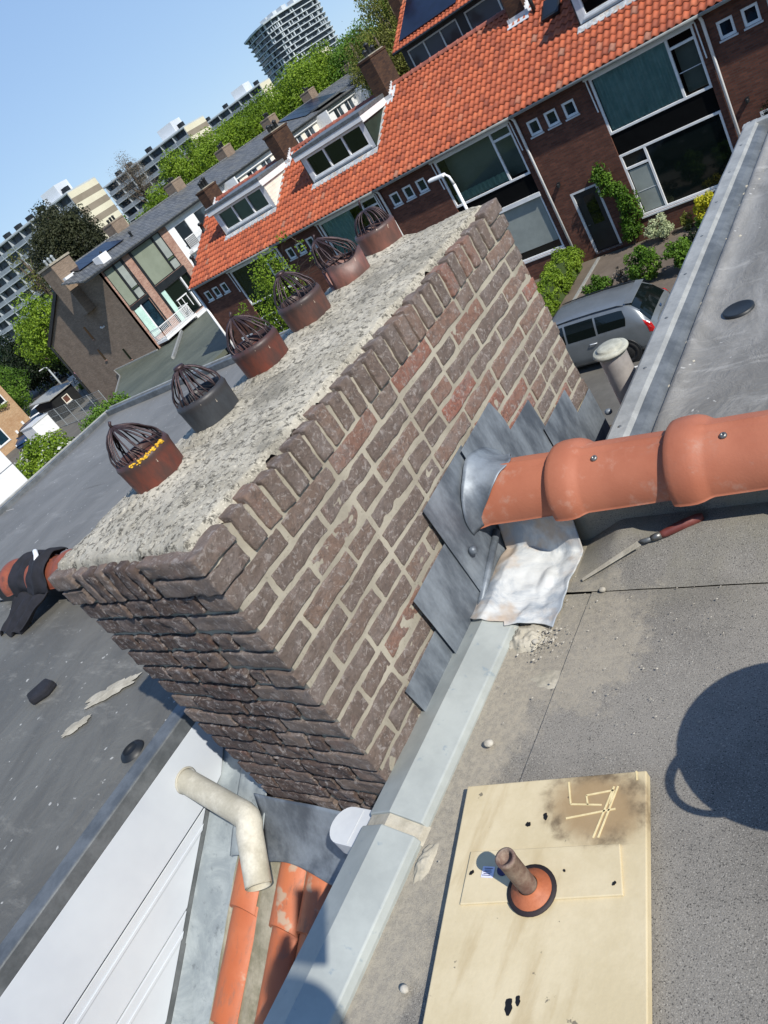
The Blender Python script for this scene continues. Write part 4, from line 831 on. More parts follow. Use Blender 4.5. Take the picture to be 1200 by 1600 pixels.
# pointing tool
tl = thing('jointing_tool', 'old steel jointing tool with reddish wooden handle lying below the orange ridge', 'hand tool', (-.8, 1.5, ZF))
hz = -1.2355
m_ = MB(); m_.tube([(-0.7846, 1.4189, hz), (-0.7703, 1.4255, hz), (-0.7370, 1.4446, hz + .002), (-0.6990, 1.4645, hz + .003), (-0.6866, 1.4702, hz + .003)], [.009, .011, .0125, .0125, .009], 12); m_.build('handle', 'handle_red', tl, smooth=True)
m_ = MB(); m_.tube([(-0.8045, 1.4132, hz - .003), (-0.7941, 1.4141, hz), (-0.7817, 1.4198, hz)], [.008, .009, .0095], 10); m_.build('ferrule', 'steel', tl, smooth=True)
m_ = MB(); m_.tube([(-0.8036, 1.4132, hz - .003), (-0.8198, 1.4075, hz - .004), (-0.8312, 1.4084, hz - .006), (-0.8369, 1.4151, hz - .01)], [.006, .0065, .006, .004], 10); m_.build('blade', 'lead_trim_dark', tl, smooth=True)
m_ = MB(); m_.prism([(-0.9999, 1.3385, ZF + .016), (-0.9940, 1.3316, ZF + .016), (-0.8255, 1.3885, -1.238), (-0.8407, 1.4037, -1.238)], (0, 0, .003)); tag(m_.build('wood_strip', 'mortar_patch', bevel=.001), 'thin pale strip lying on the grit beside the jointing tool', 'strip')
# white vent pipe with a cap, front slope of the own roof
vp = thing('vent_pipe', 'grey plastic vent pipe with round pale cap beyond the lead steps of the chimney', 'vent pipe', (-1.215, 2.40, -1.75))
cx, cy = -1.2, 2.44
m_ = MB(); m_.lathe((cx, cy, -1.75), [(.051, 0), (.051, .525)], 28); m_.build('pipe', 'pvc_grey', vp, smooth=True)
m_ = MB(); m_.lathe((cx, cy, -1.225), [(.052, -.01), (.054, 0), (.064, .002), (.0665, .006), (.0665, .010), (.063, .017), (.0625, .0172), (.049, .019), (.0485, .0195), (.046, .027), (.0455, .0275), (.030, .031), (0, .033)], 32); m_.build('cap', 'pvc_cap', vp, smooth=True)
m_ = MB(); m_.lathe((cx, cy, -1.75), [(.13, -.02), (.10, .04), (.06, .07), (.055, .10), (.053, .12)], 28); m_.build('lead_slate', 'lead_dark', vp, smooth=True)
# bucket just outside the frame that throws the round shadow
bu = thing('bucket', 'black mortar bucket with wire handle standing on the grey roof right of the frame', 'bucket', (-.115, .77, ZF))
bx, by = -.122, .80
m_ = MB(); m_.lathe((bx, by, ZF + .014), [(0, 0), (.13, 0), (.175, .30), (.184, .302), (.184, .312), (.170, .312), (.125, .01), (0, .01)], 40); m_.build('pail', 'cloth_black', bu, smooth=True)
m_ = MB(); m_.tube([(bx + (.172 + .062 * math.sin(PI * k / 20)) * math.cos(R(186 + 56 * k / 20)), by + (.172 + .062 * math.sin(PI * k / 20)) * math.sin(R(186 + 56 * k / 20)), ZF + .30) for k in range(21)], .007, 8); m_.build('handle', 'steel', bu, smooth=True)

# ================================================================== OPPOSITE TERRACE
FY = 25.5; UW = 6.03; EY, EZ = 25.15, -3.52; TP = R(30); RIDGE_Y = 29.3
def slope_z(y): return EZ + (y - EY) * math.tan(TP)
def pantiles(mb, x0, x1, y0, y1, zf, sgn=1, tw=.215, tl_=.33, seed=1, skip=None):
    g = random.Random(seed); nx = int(round((x1 - x0) / tw)); tw = (x1 - x0) / nx; L = math.hypot(y1 - y0, zf(y1) - zf(y0)); nr = int(round(L / tl_))
    for r in range(nr):
        ya, yb = lerp(y0, y1, r / nr), lerp(y0, y1, (r + 1) / nr)
        for c in range(nx):
            xa = x0 + c * tw
            if skip and skip(xa + tw / 2, (ya + yb) / 2): continue
            V = []; off = g.uniform(-.006, .006)
            for (y, lift) in ((ya, .075 + off), (yb, .010)):
                for k in range(7):
                    u = k / 6; h = .045 * math.sin(min(1, u / .6) * PI) if u < .6 else -.015 * math.sin((u - .6) / .4 * PI)
                    V.append((xa + tw * u, y, zf(y) + lift + h))
            V += [(v[0], v[1], v[2] - .05) for v in V[:7]]
            F = [(k, k + 1, k + 8, k + 7) for k in range(6)] + [(14 + k, 15 + k, k + 1, k) for k in range(6)]
            mb.add(V, F, min(1, max(0, g.gauss(.5, .22))))
fy = lambda ox: (lambda u, z, d: (ox + u, FY + d, z))
def unit(ox, label, first=True):
    t_ = thing('terraced_house', label, 'house', (ox, FY, G), 'brick terraced houses with orange roofs across the street')
    f = fy(ox)
    tri = [(a, a + .43, -4.51, -4.03) for a in (.22, .86, 1.50)]
    holes = tri + [(2.55, 5.70, -8.34, -3.76), (.60, 1.58, -8.93, -6.72)]
    m_ = MB(); wall(m_, f, 0, UW, G - .1, -3.62, holes, .1); m_.build('wall', 'brick_red', t_)
    for a, b, c, d in tri: window(t_, f, a, b, c, d, 'white_paint', 'glass_blue', (), .075)
    # two storey window band
    w2 = window(t_, f, 2.55, 5.70, -5.55, -3.76, 'white_paint', 'glass', [('v', 4.92), ('h', -4.10, 4.95, 5.64)], .075, sill=False)
    m_ = MB(); bars(m_, f, [(2.55, 5.70, -6.22, -5.56)], .05, .06, .1); m_.build('spandrel', 'black_panel', t_)
    w3 = window(t_, f, 2.55, 5.70, -8.34, -6.23, 'white_paint', 'glass_dark', [('v', 3.36), ('h', -6.72, 2.62, 3.33)], .075)
    # black door in white frame
    m_ = MB(); bars(m_, f, [(.60, 1.58, -6.79, -6.72), (.60, .68, -8.93, -6.79), (1.50, 1.58, -8.93, -6.79), (.60, 1.58, -9.0, -8.935)], .06, .0, .1); dfr = m_.build('door_frame', 'white_shade', t_)
    m_ = MB(); bars(m_, f, [(.68, 1.50, -8.93, -6.79)], .05, .06, .1); dr = m_.build('door', 'dark_paint', t_); pane(f, .95, 1.33, -8.0, -6.98, 'glass_dark', dr, .055)
    m_ = MB(); m_.tube([f(.76, -7.95, .05), f(.76, -7.95, .0), f(.84, -7.95, .0)], .012, 8); m_.build('handle', 'steel', dr)
    # awning rails / blind guides
    m_ = MB(); bars(m_, f, [(2.42, 5.78, -3.76, -3.68)], .05, -.06, .0); tbar(m_, f(2.48, -3.76, -.03), f(2.50, -4.75, -.03), .035, (0, .03, 0)); tbar(m_, f(5.78, -3.76, -.03), f(5.80, -4.75, -.03), .035, (0, .03, 0)); m_.build('awning_rail', 'white_paint', t_)
    # dark sheet paints the shade of the unlit interior; black gutter board
    m_ = MB(); m_.quad(f(.1, G, .7), f(UW - .1, G, .7), f(UW - .1, -3.7, .7), f(.1, -3.7, .7)); m_.build('unlit_room_sheet', 'room_dark', t_)
    m_ = MB(); m_.box(ox, ox + UW, EY + .10, FY - .003, -3.66, -3.55); m_.build('soffit', 'dark_paint', t_)
    m_ = MB(); gp = [(EY + .11 * math.cos(a) - .02, -3.56 + .09 * math.sin(a)) for a in [PI + PI * k / 8 for k in range(9)]]
    for x0_, x1_ in ((ox, ox + UW),):
        m_.grid(lambda i, x: (x, gp[int(i)][0], gp[int(i)][1]), range(9), [x0_, x1_]); m_.tube([(x0_, EY - .13, -3.56), (x1_, EY - .13, -3.56)], .012, 6)
    m_.build('gutter', 'gutter_zinc', t_, smooth=True, solid=.004)
    m_ = MB(); m_.tube([f(5.96, -3.62, -.2), f(5.98, -3.8, -.08), f(5.98, G, -.07)], .045, 10); m_.build('downpipe', 'white_paint', t_, smooth=True)
    m_ = MB(); m_.box(ox + .38, ox + .46, FY - .12, FY, -6.30, -6.18); m_.lathe(f(.42, -6.33, -.14), [(0, 0), (.05, .01), (.05, .1), (.02, .13)], 12); m_.build('wall_lamp', 'dark_paint', t_)
    m_ = MB(); m_.box(ox, ox + UW, FY + .01, RIDGE_Y + 3.9, G, -3.67)
    return t_
def finish_roof(t_, ox, seed, skip=None, rd=True):
    m_ = MB(); pantiles(m_, ox, ox + UW, EY - .08, RIDGE_Y, slope_z, seed=seed, skip=skip); m_.build('roof', 'roof_tiles', t_, smooth=True)
    m_ = MB(); zr = slope_z(RIDGE_Y); m_.quad((ox, EY, slope_z(EY) - .03), (ox + UW, EY, slope_z(EY) - .03), (ox + UW, RIDGE_Y, zr - .03), (ox, RIDGE_Y, zr - .03)); m_.quad((ox, RIDGE_Y, zr - .02), (ox + UW, RIDGE_Y, zr - .02), (ox + UW, 2 * RIDGE_Y - EY, EZ), (ox, 2 * RIDGE_Y - EY, EZ)); m_.build('roof_deck', 'ridge_tile_dark', t_)
    m_ = MB()
    for k in range(14):
        x0_ = ox + k * UW / 14; m_.grid(lambda a, x: (x, RIDGE_Y + (.13 + .02 * (x == x0_)) * math.cos(a), zr + .01 + (.12 + .02 * (x == x0_)) * math.sin(a)), [PI * j / 8 for j in range(9)], [x0_, x0_ + .03, x0_ + UW / 14 + .02], tint=random.uniform(.2, .8))
    m_.build('ridge', 'ridge_tile_dark', t_, smooth=True)
def stack(t_, x0, x1, y0, y1, z0, z1, mat='brick_stack', lead=True, pots=3, ydir=False):
    m_ = MB(); m_.box(x0, x1, y0, y1, z0, z1 - .08); m_.box(x0 - .03, x1 + .03, y0 - .03, y1 + .03, z1 - .08, z1); c_ = m_.build('chimney', mat, t_)
    m_ = MB(); m_.box(x0 + .04, x1 - .04, y0 + .04, y1 - .04, z1, z1 + .035); m_.build('cap', 'chimney_mortar', c_)
    if lead:
        m_ = MB(); n_ = 6
        if not ydir:
            for k in range(n_):
                ya, yb = lerp(y0 - .08, RIDGE_Y, k / n_), lerp(y0 - .08, RIDGE_Y, (k + 1) / n_)
                for xs in (x0 - .012, x1 + .002): m_.box(xs, xs + .01, max(ya, y0 - .02), yb, slope_z(ya), slope_z(yb) + .2)
            m_.box(x0 - .1, x1 + .1, y0 - .012, y0 - .003, slope_z(y0), slope_z(y0) + .2); m_.obox(((x0 + x1) / 2, y0 - .12, slope_z(y0 - .12) + .07), ((x1 - x0) / 2 + .12, 0, 0), (0, .1, .058), (0, -.004, .008))
            m_.obox((x1 + .09, (y0 + RIDGE_Y) / 2, slope_z((y0 + RIDGE_Y) / 2) + .07), (.09, 0, 0), (0, (RIDGE_Y - y0) / 2, (RIDGE_Y - y0) / 2 * math.tan(TP)), (0, -.004, .008))
        else:
            m_.box(x0 - .12, x1 + .12, y0 - .12, y1 + .12, z0, z0 + .12)
        m_.build('flashing', 'white_shade', c_)
    m_ = MB(); g = random.Random(int(abs(x0 * 7) + abs(y0 * 3)))
    for k in range(pots):
        px_, py_ = ((x0 + x1) / 2, lerp(y0 + .2, y1 - .2, (k + .5) / pots)) if (y1 - y0) > (x1 - x0) else (lerp(x0 + .2, x1 - .2, (k + .5) / pots), (y0 + y1) / 2)
        hh = g.uniform(.12, .34); m_.lathe((px_, py_, z1 + .02), [(.09, 0), (.085, hh), (.11, hh + .02), (.11, hh + .06), (.02, hh + .12)], 12)
    if pots: m_.build('flue_caps', 'dark_paint', c_, smooth=True)
    return c_
def dormer(t_, x0, x1, cheek, top='white_paint', blinds=None, mull=2, roofmat='lead_trim_dark', opened=False):
    yf, zb, zt = 26.85, slope_z(26.85) + .08, -1.30; f = lambda u, z, d: (x0 + u, yf + d, z); W_ = x1 - x0
    yb = EY + (zt - EZ) / math.tan(TP)
    m_ = MB(); wall(m_, f, 0, W_, zb, zt, [(.18, W_ - .18, zb + .12, zt - .17)], .1)
    d_ = m_.build('dormer', 'white_shade', t_)
    for sx, mt in ((x0, cheek), (x1, cheek)):
        m2 = MB(); m2.prism([(sx, yf, zb), (sx, yf, zt), (sx, yb, zt)], (.04 if sx == x1 else -.04, 0, 0)); m2.build('cheek', mt, d_)
        if cheek == 'cream_board':
            m2 = MB()
            for k in range(1, 8):
                z = lerp(zb, zt, k / 8); ye = EY + (z - EZ) / math.tan(TP); m2.box(min(sx, sx + .046) if sx == x1 else sx - .046, sx + .046 if sx == x1 else sx, yf, ye, z - .006, z + .006)
            m2.build('board_joints', 'white_shade', d_)
    # roof slab, fascia
    m2 = MB(); m2.box(x0 - .16, x1 + .16, yf - .22, yb + .5, zt + .06, zt + .20); m2.build('dormer_roof', roofmat, d_, bevel=.01)
    m2 = MB(); m2.box(x0 - .14, x1 + .14, yf - .20, yf - .16, zt - .12, zt + .055); m2.box(x1 + .09, x1 + .13, yf - .155, yb + .3, zt - .20, zt + .055); m2.build('fascia', top if cheek != 'green_board' else 'white_paint', d_)
    m2 = MB(); m2.box(x0 - .04, x1 + .04, yf - .155, yf - .003, zt - .02, zt + .055); m2.build('soffit', 'white_shade', d_)
    us = [.18 + (W_ - .36) * k / 3 for k in (1, 2)]
    window(d_, f, .18, W_ - .18, zb + .12, zt - .17, 'white_paint', 'glass' if not blinds else 'glass', [('v', us[0]), ('v', us[1])], .07, back=blinds, d0=.0)
    m2 = MB(); m2.quad(f(.1, zb, .5), f(W_ - .1, zb, .5), f(W_ - .1, zt, .5), f(.1, zt, .5)); m2.build('unlit_room_sheet', 'room_dark', d_)  # dark sheet in place of the dormer's unlit interior
    m2 = MB(); m2.obox(((x0 + x1) / 2, yf - .16, slope_z(yf - .16) + .075), (W_ / 2 + .1, 0, 0), (0, .12, .12 * math.tan(TP)), (0, -.004, .008)); m2.obox((x1 + .11, (yf + yb) / 2, slope_z((yf + yb) / 2) + .07), (.07, 0, 0), (0, (yb - yf) / 2, (yb - yf) / 2 * math.tan(TP)), (0, -.004, .008)); m2.build('flashing', 'lead_white', d_)
    return d_
LB = ['brick house across the street at the right edge of the photo, beside the white downpipe',
      'brick house with black front door, teal curtains upstairs and a creeper, behind the silver car',
      'brick house with plain unbroken orange roof behind the hook shaped street lamp',
      'brick house whose orange roof carries the dormer with dark green side',
      'last brick house of the orange row, whose dormer has cream boarded sides']
X0 = -6.10; units = []
proto = unit(X0, LB[0])
for k in range(1, 5):
    units.append(copy_tree(proto, (X0 - UW * k, FY, G), LB[k]))
units = [proto] + units
dsk = lambda a, b: (lambda x, y: a < x < b and y > 26.85)
for k, t_ in enumerate(units):
    ox = X0 - UW * k; dm = {1: True, 3: True, 4: True}.get(k)
    finish_roof(t_, ox, 20 + k, dsk(ox + 2.42, ox + 5.95) if dm else None)
f1 = fy(X0 - UW)
curtain(units[1], f1, 2.64, 4.88, -5.48, -3.84, 'curtain_teal', .13); pane(f1, 4.98, 5.62, -5.48, -4.16, 'blind_grey', units[1], .35, 'blind')
m_ = MB(); bars(m_, f1, [(4.98, 5.62, -4.83, -4.81)], .02, .05, .07); m_.build('glazing_bar', 'white_shade', units[1])
pane(f1, 2.66, 3.30, -8.24, -6.80, 'blind_grey', units[1], .05, 'blind')
m_ = MB(); bars(m_, f1, [(2.66, 3.30, -7.56, -7.54)], .02, .04, .07); m_.build('glazing_bar', 'white_shade', units[1])
f2 = fy(X0 - 2 * UW)
pane(f2, 2.64, 5.6, -5.5, -3.84, 'blind_grey', units[2], .6, 'blind'); curtain(units[2], f2, 2.64, 4.88, -5.48, -5.15, 'curtain_mint', .22)
pane(f2, 3.3, 5.6, -8.0, -6.35, 'blind_grey', units[2], .05, 'blind'); m_ = MB(); bars(m_, f2, [(2.5, 5.72, -6.34, -6.20)], .05, -.08, .0); m_.build('awning_box', 'white_paint', units[2])
curtain(units[3], fy(X0 - 3 * UW), 2.64, 4.2, -5.48, -3.84, 'curtain_teal', .13); pane(fy(X0 - 4 * UW), 2.64, 4.88, -5.48, -3.84, 'glass_blue', units[4], .2, 'blind')
o4 = X0 - 4 * UW
dormer(units[4], o4 + 2.45, o4 + 5.95, 'cream_board', blinds='blind_grey'); dormer(units[3], X0 - 3 * UW + 2.42, X0 - 3 * UW + 5.92, 'green_board', top='lead_trim'); dormer(units[1], X0 - UW + 2.48, X0 - UW + 5.95, 'dark_paint')
stack(units[4], o4 + 5.72, o4 + 6.3, 28.75, 29.95, -1.5, -.02); stack(units[3], X0 - 3 * UW + 5.7, X0 - 3 * UW + 6.3, 28.7, 30.0, -1.5, .22); stack(units[1], X0 - UW - .25, X0 - UW + .35, 28.6, 29.9, -1.6, -.1); stack(units[4], o4 + .1, o4 + .7, 28.9, 29.9, -1.5, -.35)
# skylight and pipe on the second roof
m_ = MB(); c = Vector((-10.75, 28.1, slope_z(28.1) + .14)); a, b = Vector((.30, 0, 0)), Vector((0, math.cos(TP), math.sin(TP))) * .42; m_.obox(c, a, b, Vector((0, -math.sin(TP), math.cos(TP))) * .06); sk = m_.build('skylight', 'dark_paint', units[1], bevel=.01)
m_ = MB(); nn = Vector((0, -math.sin(TP), math.cos(TP))); m_.obox(c + nn * .063, a * .82, b * .82, nn * .004); m_.build('pane', 'glass_far', sk)
m_ = MB(); q = Vector((-11.45, 28.5, slope_z(28.5))); m_.tube([q, q + Vector((0, 0, .55)), q + Vector((-.2, 0, .7))], .07, 10); m_.build('flue', 'dark_paint', units[1], smooth=True)
# gable wall of the last unit, seen from behind at the left
m_ = MB(); xg = o4 - .02; m_.prism([(xg, FY, G), (xg, FY, -3.6), (xg, RIDGE_Y, slope_z(RIDGE_Y)), (xg, 33.3, -3.6), (xg, 33.3, G)], (-.25, 0, 0)); m_.build('gable_wall', 'brick_red', units[4])
m_ = MB(); m_.tube([(xg - .1, FY - .1, -3.6), (xg - .1, FY - .1, G)], .06, 8); m_.build('downpipe', 'white_paint', units[4], smooth=True)
m_ = MB(); m_.lathe((o4 + .2, 27.9, slope_z(27.9)), [(.12, 0), (.09, .15), (.08, .35), (.13, .38), (.1, .48), (0, .5)], 12); m_.build('roof_vent', 'dark_paint', units[4], smooth=True); m_ = MB(); m_.lathe((o4 + .12, 26.3, slope_z(26.3)), [(.12, 0), (.09, .15), (.08, .32), (.13, .36), (.1, .45), (0, .48)], 12); m_.build('roof_vent', 'dark_paint', units[4], smooth=True)

# ================================================================== BACK TERRACE (orange roof with solar panels) behind
bt_ = thing('terraced_house', 'house with solar panels on orange roof, peeking over the long orange ridge', 'house', (-20, 43, G), None)
m_ = MB(); pantiles(m_, -24.6, -10, 41.6, 46, lambda y: -.30 + (y - 41.6) * .55, seed=77, tl_=.36, tw=.24); m_.build('roof', 'roof_tiles', bt_, smooth=True)
m_ = MB(); m_.quad((-24.6, 41.65, -.31), (-10, 41.65, -.31), (-10, 46, 2.1), (-24.6, 46, 2.1)); m_.quad((-24.6, 46, 2.12), (-10, 46, 2.12), (-10, 50.4, -.3), (-24.6, 50.4, -.3)); m_.build('roof_deck', 'ridge_tile_dark', bt_)
ff = lambda u, z, d: (-24.4 + u, 42.2 + d, z)
m_ = MB(); wall(m_, ff, 0, 14, G, -.35, [(.3, 3.6, -2.0, -.55), (4.1, 9.8, -2.0, -.55)], .1); m_.build('wall', 'dark_paint', bt_)
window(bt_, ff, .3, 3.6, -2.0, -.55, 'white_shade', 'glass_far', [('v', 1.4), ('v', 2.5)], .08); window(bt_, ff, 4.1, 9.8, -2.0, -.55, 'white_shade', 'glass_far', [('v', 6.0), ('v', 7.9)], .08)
m_ = MB(); m_.box(-24.4, -10.2, 42.3, 50, G, -.4); m_.build('gable_wall', 'brick_brown', bt_)
m_ = MB(); n3 = Vector((0, -.48, .877)); m_.obox((-22.2, 43.5, -.30 + 1.9 * .55 + .15), (1.9, 0, 0), (0, 1.55, .85), n3 * .02); m_.build('solar_panel', 'solar', bt_)
stack(bt_, -25.1, -24.5, 44.6, 45.8, .5, 2.7, lead=False)
m_ = MB(); m_.tube([(-24.5, 41.5, -.32), (-10, 41.5, -.32)], .07, 8); m_.build('gutter', 'dark_paint', bt_)

# ================================================================== SLATE ROW ALONG Y
SX = -45.0; RX = -49.0; RZ_ = .25
def srow(y0, y1, label, grp='dark slate roofed houses in the row running away'):
    t_ = thing('slate_roof_house', label, 'house', (SX, y0, G), grp)
    over = 0; ov = 1.5 if y0 < 33 else 0
    m_ = MB(); m_.quad((SX + .32, y0 - over, -.88), (SX + .32, y1, -.88), (RX, y1, RZ_), (RX, y0 - over, RZ_)); m_.quad((RX, y0 - over, RZ_), (RX, y1, RZ_), (-55.6, y1, -3.3), (-55.6, y0 - over, -3.3))
    if ov: m_.quad((SX + .32, y0 - ov, -.88), (SX + .32, y0 - .003, -.88), (-46.9, y0 - .003, -.30), (-46.9, y0 - ov, -.30))
    m_.build('roof', 'slate', t_, solid=.10); m_ = MB(); m_.box(SX + .3, SX + .42, y0 - ov, y1, -1.02, -.90); m_.build('gutter', 'dark_paint', t_)
    m_ = MB(); m_.tube([(RX, y0 - over, RZ_ + .03), (RX, y1, RZ_ + .03)], .1, 8); m_.build('ridge', 'slate', t_)
    return t_
fs = lambda u, z, d: (SX - d, u, z)
t_ = srow(32.0, 38.95, 'modernised house with big green blinds and brown end wall, first in the slate row')
holes = [(32.35, 33.28, -3.72, -1.08), (33.36, 34.08, -3.72, -1.08), (32.4, 34.05, -6.25, -4.0), (35.1, 37.3, -3.68, -1.05), (37.38, 38.15, -3.68, -1.05), (35.1, 38.2, -6.7, -4.2)]
m_ = MB(); wall(m_, fs, 32.0, 38.95, G, -1.0, holes, .15); m_.build('facade', 'brick_pink', t_)
def fpanel(a, b, c, d, mat, nm, dep=.04, fr_='dark_paint', w_=.05):
    m_ = MB(); bars(m_, fs, frame_rect(a, b, c, d, w_), .05, -.02, .14); fo = m_.build('window', fr_, t_); pane(fs, a + .03, b - .03, c + .03, d - .03, mat, fo, dep, nm); return fo
fpanel(32.35, 33.28, -3.72, -1.08, 'blind_green', 'blind'); fpanel(33.36, 34.08, -2.95, -1.08, 'blind_grey', 'blind'); fpanel(33.36, 34.08, -3.72, -3.0, 'blind_grey', 'blind'); fpanel(35.1, 37.3, -3.68, -1.05, 'blind_green', 'blind'); fpanel(37.38, 38.15, -2.85, -1.05, 'blind_grey', 'blind'); fpanel(37.38, 38.15, -3.68, -2.95, 'blind_grey', 'blind')
m_ = MB(); bars(m_, fs, [(32.3, 34.12, -4.0, -3.75), (35.05, 38.25, -4.18, -3.72), (34.92, 35.08, -6.7, -1.0), (34.1, 34.22, -6.3, -1.0), (33.285, 33.355, -3.7, -1.0), (37.31, 37.375, -3.7, -1.0)], .05, -.03, .1); m_.build('panel_frames', 'dark_paint', t_)
fo = fpanel(32.4, 34.05, -6.25, -4.0, 'glass_blue', 'pane', .1); pane(fs, 32.45, 33.1, -6.2, -4.1, 'curtain_mint', fo, .02, 'curtain')
m_ = MB(); bars(m_, fs, [(33.1, 33.2, -6.2, -4.05)], .05, -.02, .1); m_.build('window_bar', 'white_paint', fo)
fo = fpanel(35.1, 38.2, -6.7, -4.2, 'glass_dark', 'pane', .12); pane(fs, 35.12, 35.6, -6.6, -4.25, 'curtain_mint', fo, .02, 'curtain')
m_ = MB(); bars(m_, fs, [(37.35, 37.45, -6.6, -4.25), (35.9, 37.0, -5.35, -5.28)], .05, -.02, .1); m_.build('window_bar', 'white_paint', fo)
m_ = MB()
for u, z in ((35.95, -5.35), (36.95, -5.35), (36.4, -5.35)): tbar(m_, fs(u, z, .05), fs(u, z - .9, .05), .05, (.03, 0, 0))
m_.build('white_table', 'white_paint', fo)
# brown end wall with roof slope on top, three slit windows, lamp
fg = lambda u, z, d: (u, 32.0 + d, z)
m_ = MB(); sl = [(-48.6, -48.25, -4.2, -3.2), (-49.9, -49.55, -6.0, -5.0), (-47.8, -47.45, -6.6, -5.7)]
m_.prism([(SX + .0, 32.0, G), (SX + .0, 32.0, -1.0), (RX, 32.0, .15), (-55.4, 32.0, -3.2), (-55.4, 32.0, G)], (0, .2, 0)); ew = m_.build('end_wall', 'brick_brown', t_)
for a, b, c, d in ((-50.45, -50.22, -4.35, -3.35), (-50.9, -50.68, -6.0, -5.1), (-48.3, -48.08, -6.75, -5.85)):
    m_ = MB(); m_.box(a, b, 31.985, 31.998, c, d); m_.build('slit_window', 'glass_dark', ew); m_ = MB(); m_.box(a - .04, b + .04, 31.93, 31.983, c - .07, c); m_.build('sill', 'brick_pink', ew)
m_ = MB(); m_.box(-48.3, -48.16, 31.75, 31.99, -4.0, -3.9); m_.tube([(-48.23, 31.78, -3.95), (-48.23, 31.7, -3.86)], .07, 8); m_.build('wall_lamp', 'white_paint', ew)
m_ = MB(); m_.box(-49.1, -47.6, 31.2, 31.99, -2.65, .95); m_.box(-49.1, -47.6, 31.99, 32.9, -.5, .95); c_ = m_.build('chimney', 'brick_brown', t_); m_ = MB(); m_.box(-49.18, -47.52, 31.12, 32.98, .95, 1.08); m_.build('cap', 'chimney_mortar', c_)
m_ = MB(); m_.box(-47.59, -47.3, 31.3, 33.1, -.32, -.08); m_.build('flashing', 'white_paint', c_)
m_ = MB()
for k in range(3): m_.lathe((-48.85 + k * .5, 31.9, 1.08), [(.1, 0), (.09, .25), (.13, .3), (.02, .42)], 10)
m_.build('flue_caps', 'gutter_zinc', c_, smooth=True)
m_ = MB(); m_.tube([(-55.5, 31.93, -3.2), (-55.5, 31.93, G)], .09, 8); m_.build('downpipe', 'dark_paint', t_); m_ = MB(); tbar(m_, (RX, 31.9, .13), (-55.6, 31.9, -3.3), .25, (0, .12, 0)); m_.build('barge_board', 'dark_paint', t_)
# balcony of the modern house
m_ = MB(); m_.box(SX + .02, SX + 1.25, 32.3, 35.6, -6.72, -6.55); bl = m_.build('balcony', 'white_paint', t_)
m_ = MB(); rail = [(SX + .05, 32.35), (SX + 1.2, 32.35), (SX + 1.2, 35.55), (SX + .05, 35.55)]
for (xa, ya), (xb, yb) in zip(rail, rail[1:]):
    tbar(m_, (xa, ya, -5.72), (xb, yb, -5.72), .05, (0, 0, .05)); tbar(m_, (xa, ya, -6.45), (xb, yb, -6.45), .03, (0, 0, .03)); n_ = int(math.hypot(xb - xa, yb - ya) / .12)
    for k in range(n_ + 1): m_.box(lerp(xa, xb, k / n_) - .012, lerp(xa, xb, k / n_) + .012, lerp(ya, yb, k / n_) - .012, lerp(ya, yb, k / n_) + .012, -6.55, -5.72)
m_.build('railing', 'white_paint', bl)
m_ = MB(); m_.box(SX + .02, SX + 1.0, 35.7, 38.9, -6.95, -6.78); m_.build('canopy', 'white_paint', t_)
# AC unit, solar panels on its roof
def ronf(x): return -.88 + (SX + .32 - x) / 4.32 * 1.13
m_ = MB(); m_.box(-45.9, -45.1, 32.9, 33.7, ronf(-45.1) + .02, ronf(-45.1) + .62); m_.build('air_conditioner', 'white_paint', t_, bevel=.03)
m_ = MB(); nr_ = Vector((.254, 0, .967)).normalized(); d1_ = Vector((-.967, 0, .254)).normalized()
for k in range(1):
    for j in range(4): c = Vector((-47.6, 32.9 + j * 1.12 - .2, ronf(-47.6) + .14)); m_.obox(c, d1_ * 1.0, (0, .55, 0), nr_ * .02)
m_.build('solar_panels', 'solar', t_)
m_ = MB(); m_.lathe((-46.4, 37.2, ronf(-46.4)), [(.1, 0), (.08, .3), (.14, .35), (.02, .5)], 10); m_.build('roof_vent', 'dark_paint', t_, smooth=True); m_ = MB(); m_.lathe((-46.8, 34.5, ronf(-46.8)), [(.1, 0), (.08, .2), (.12, .25), (.02, .35)], 10); m_.build('roof_vent', 'dark_paint', t_, smooth=True)
stack(t_, -50.0, -48.9, 38.3, 39.6, -.1, 1.1, 'brick_brown', ydir=True)
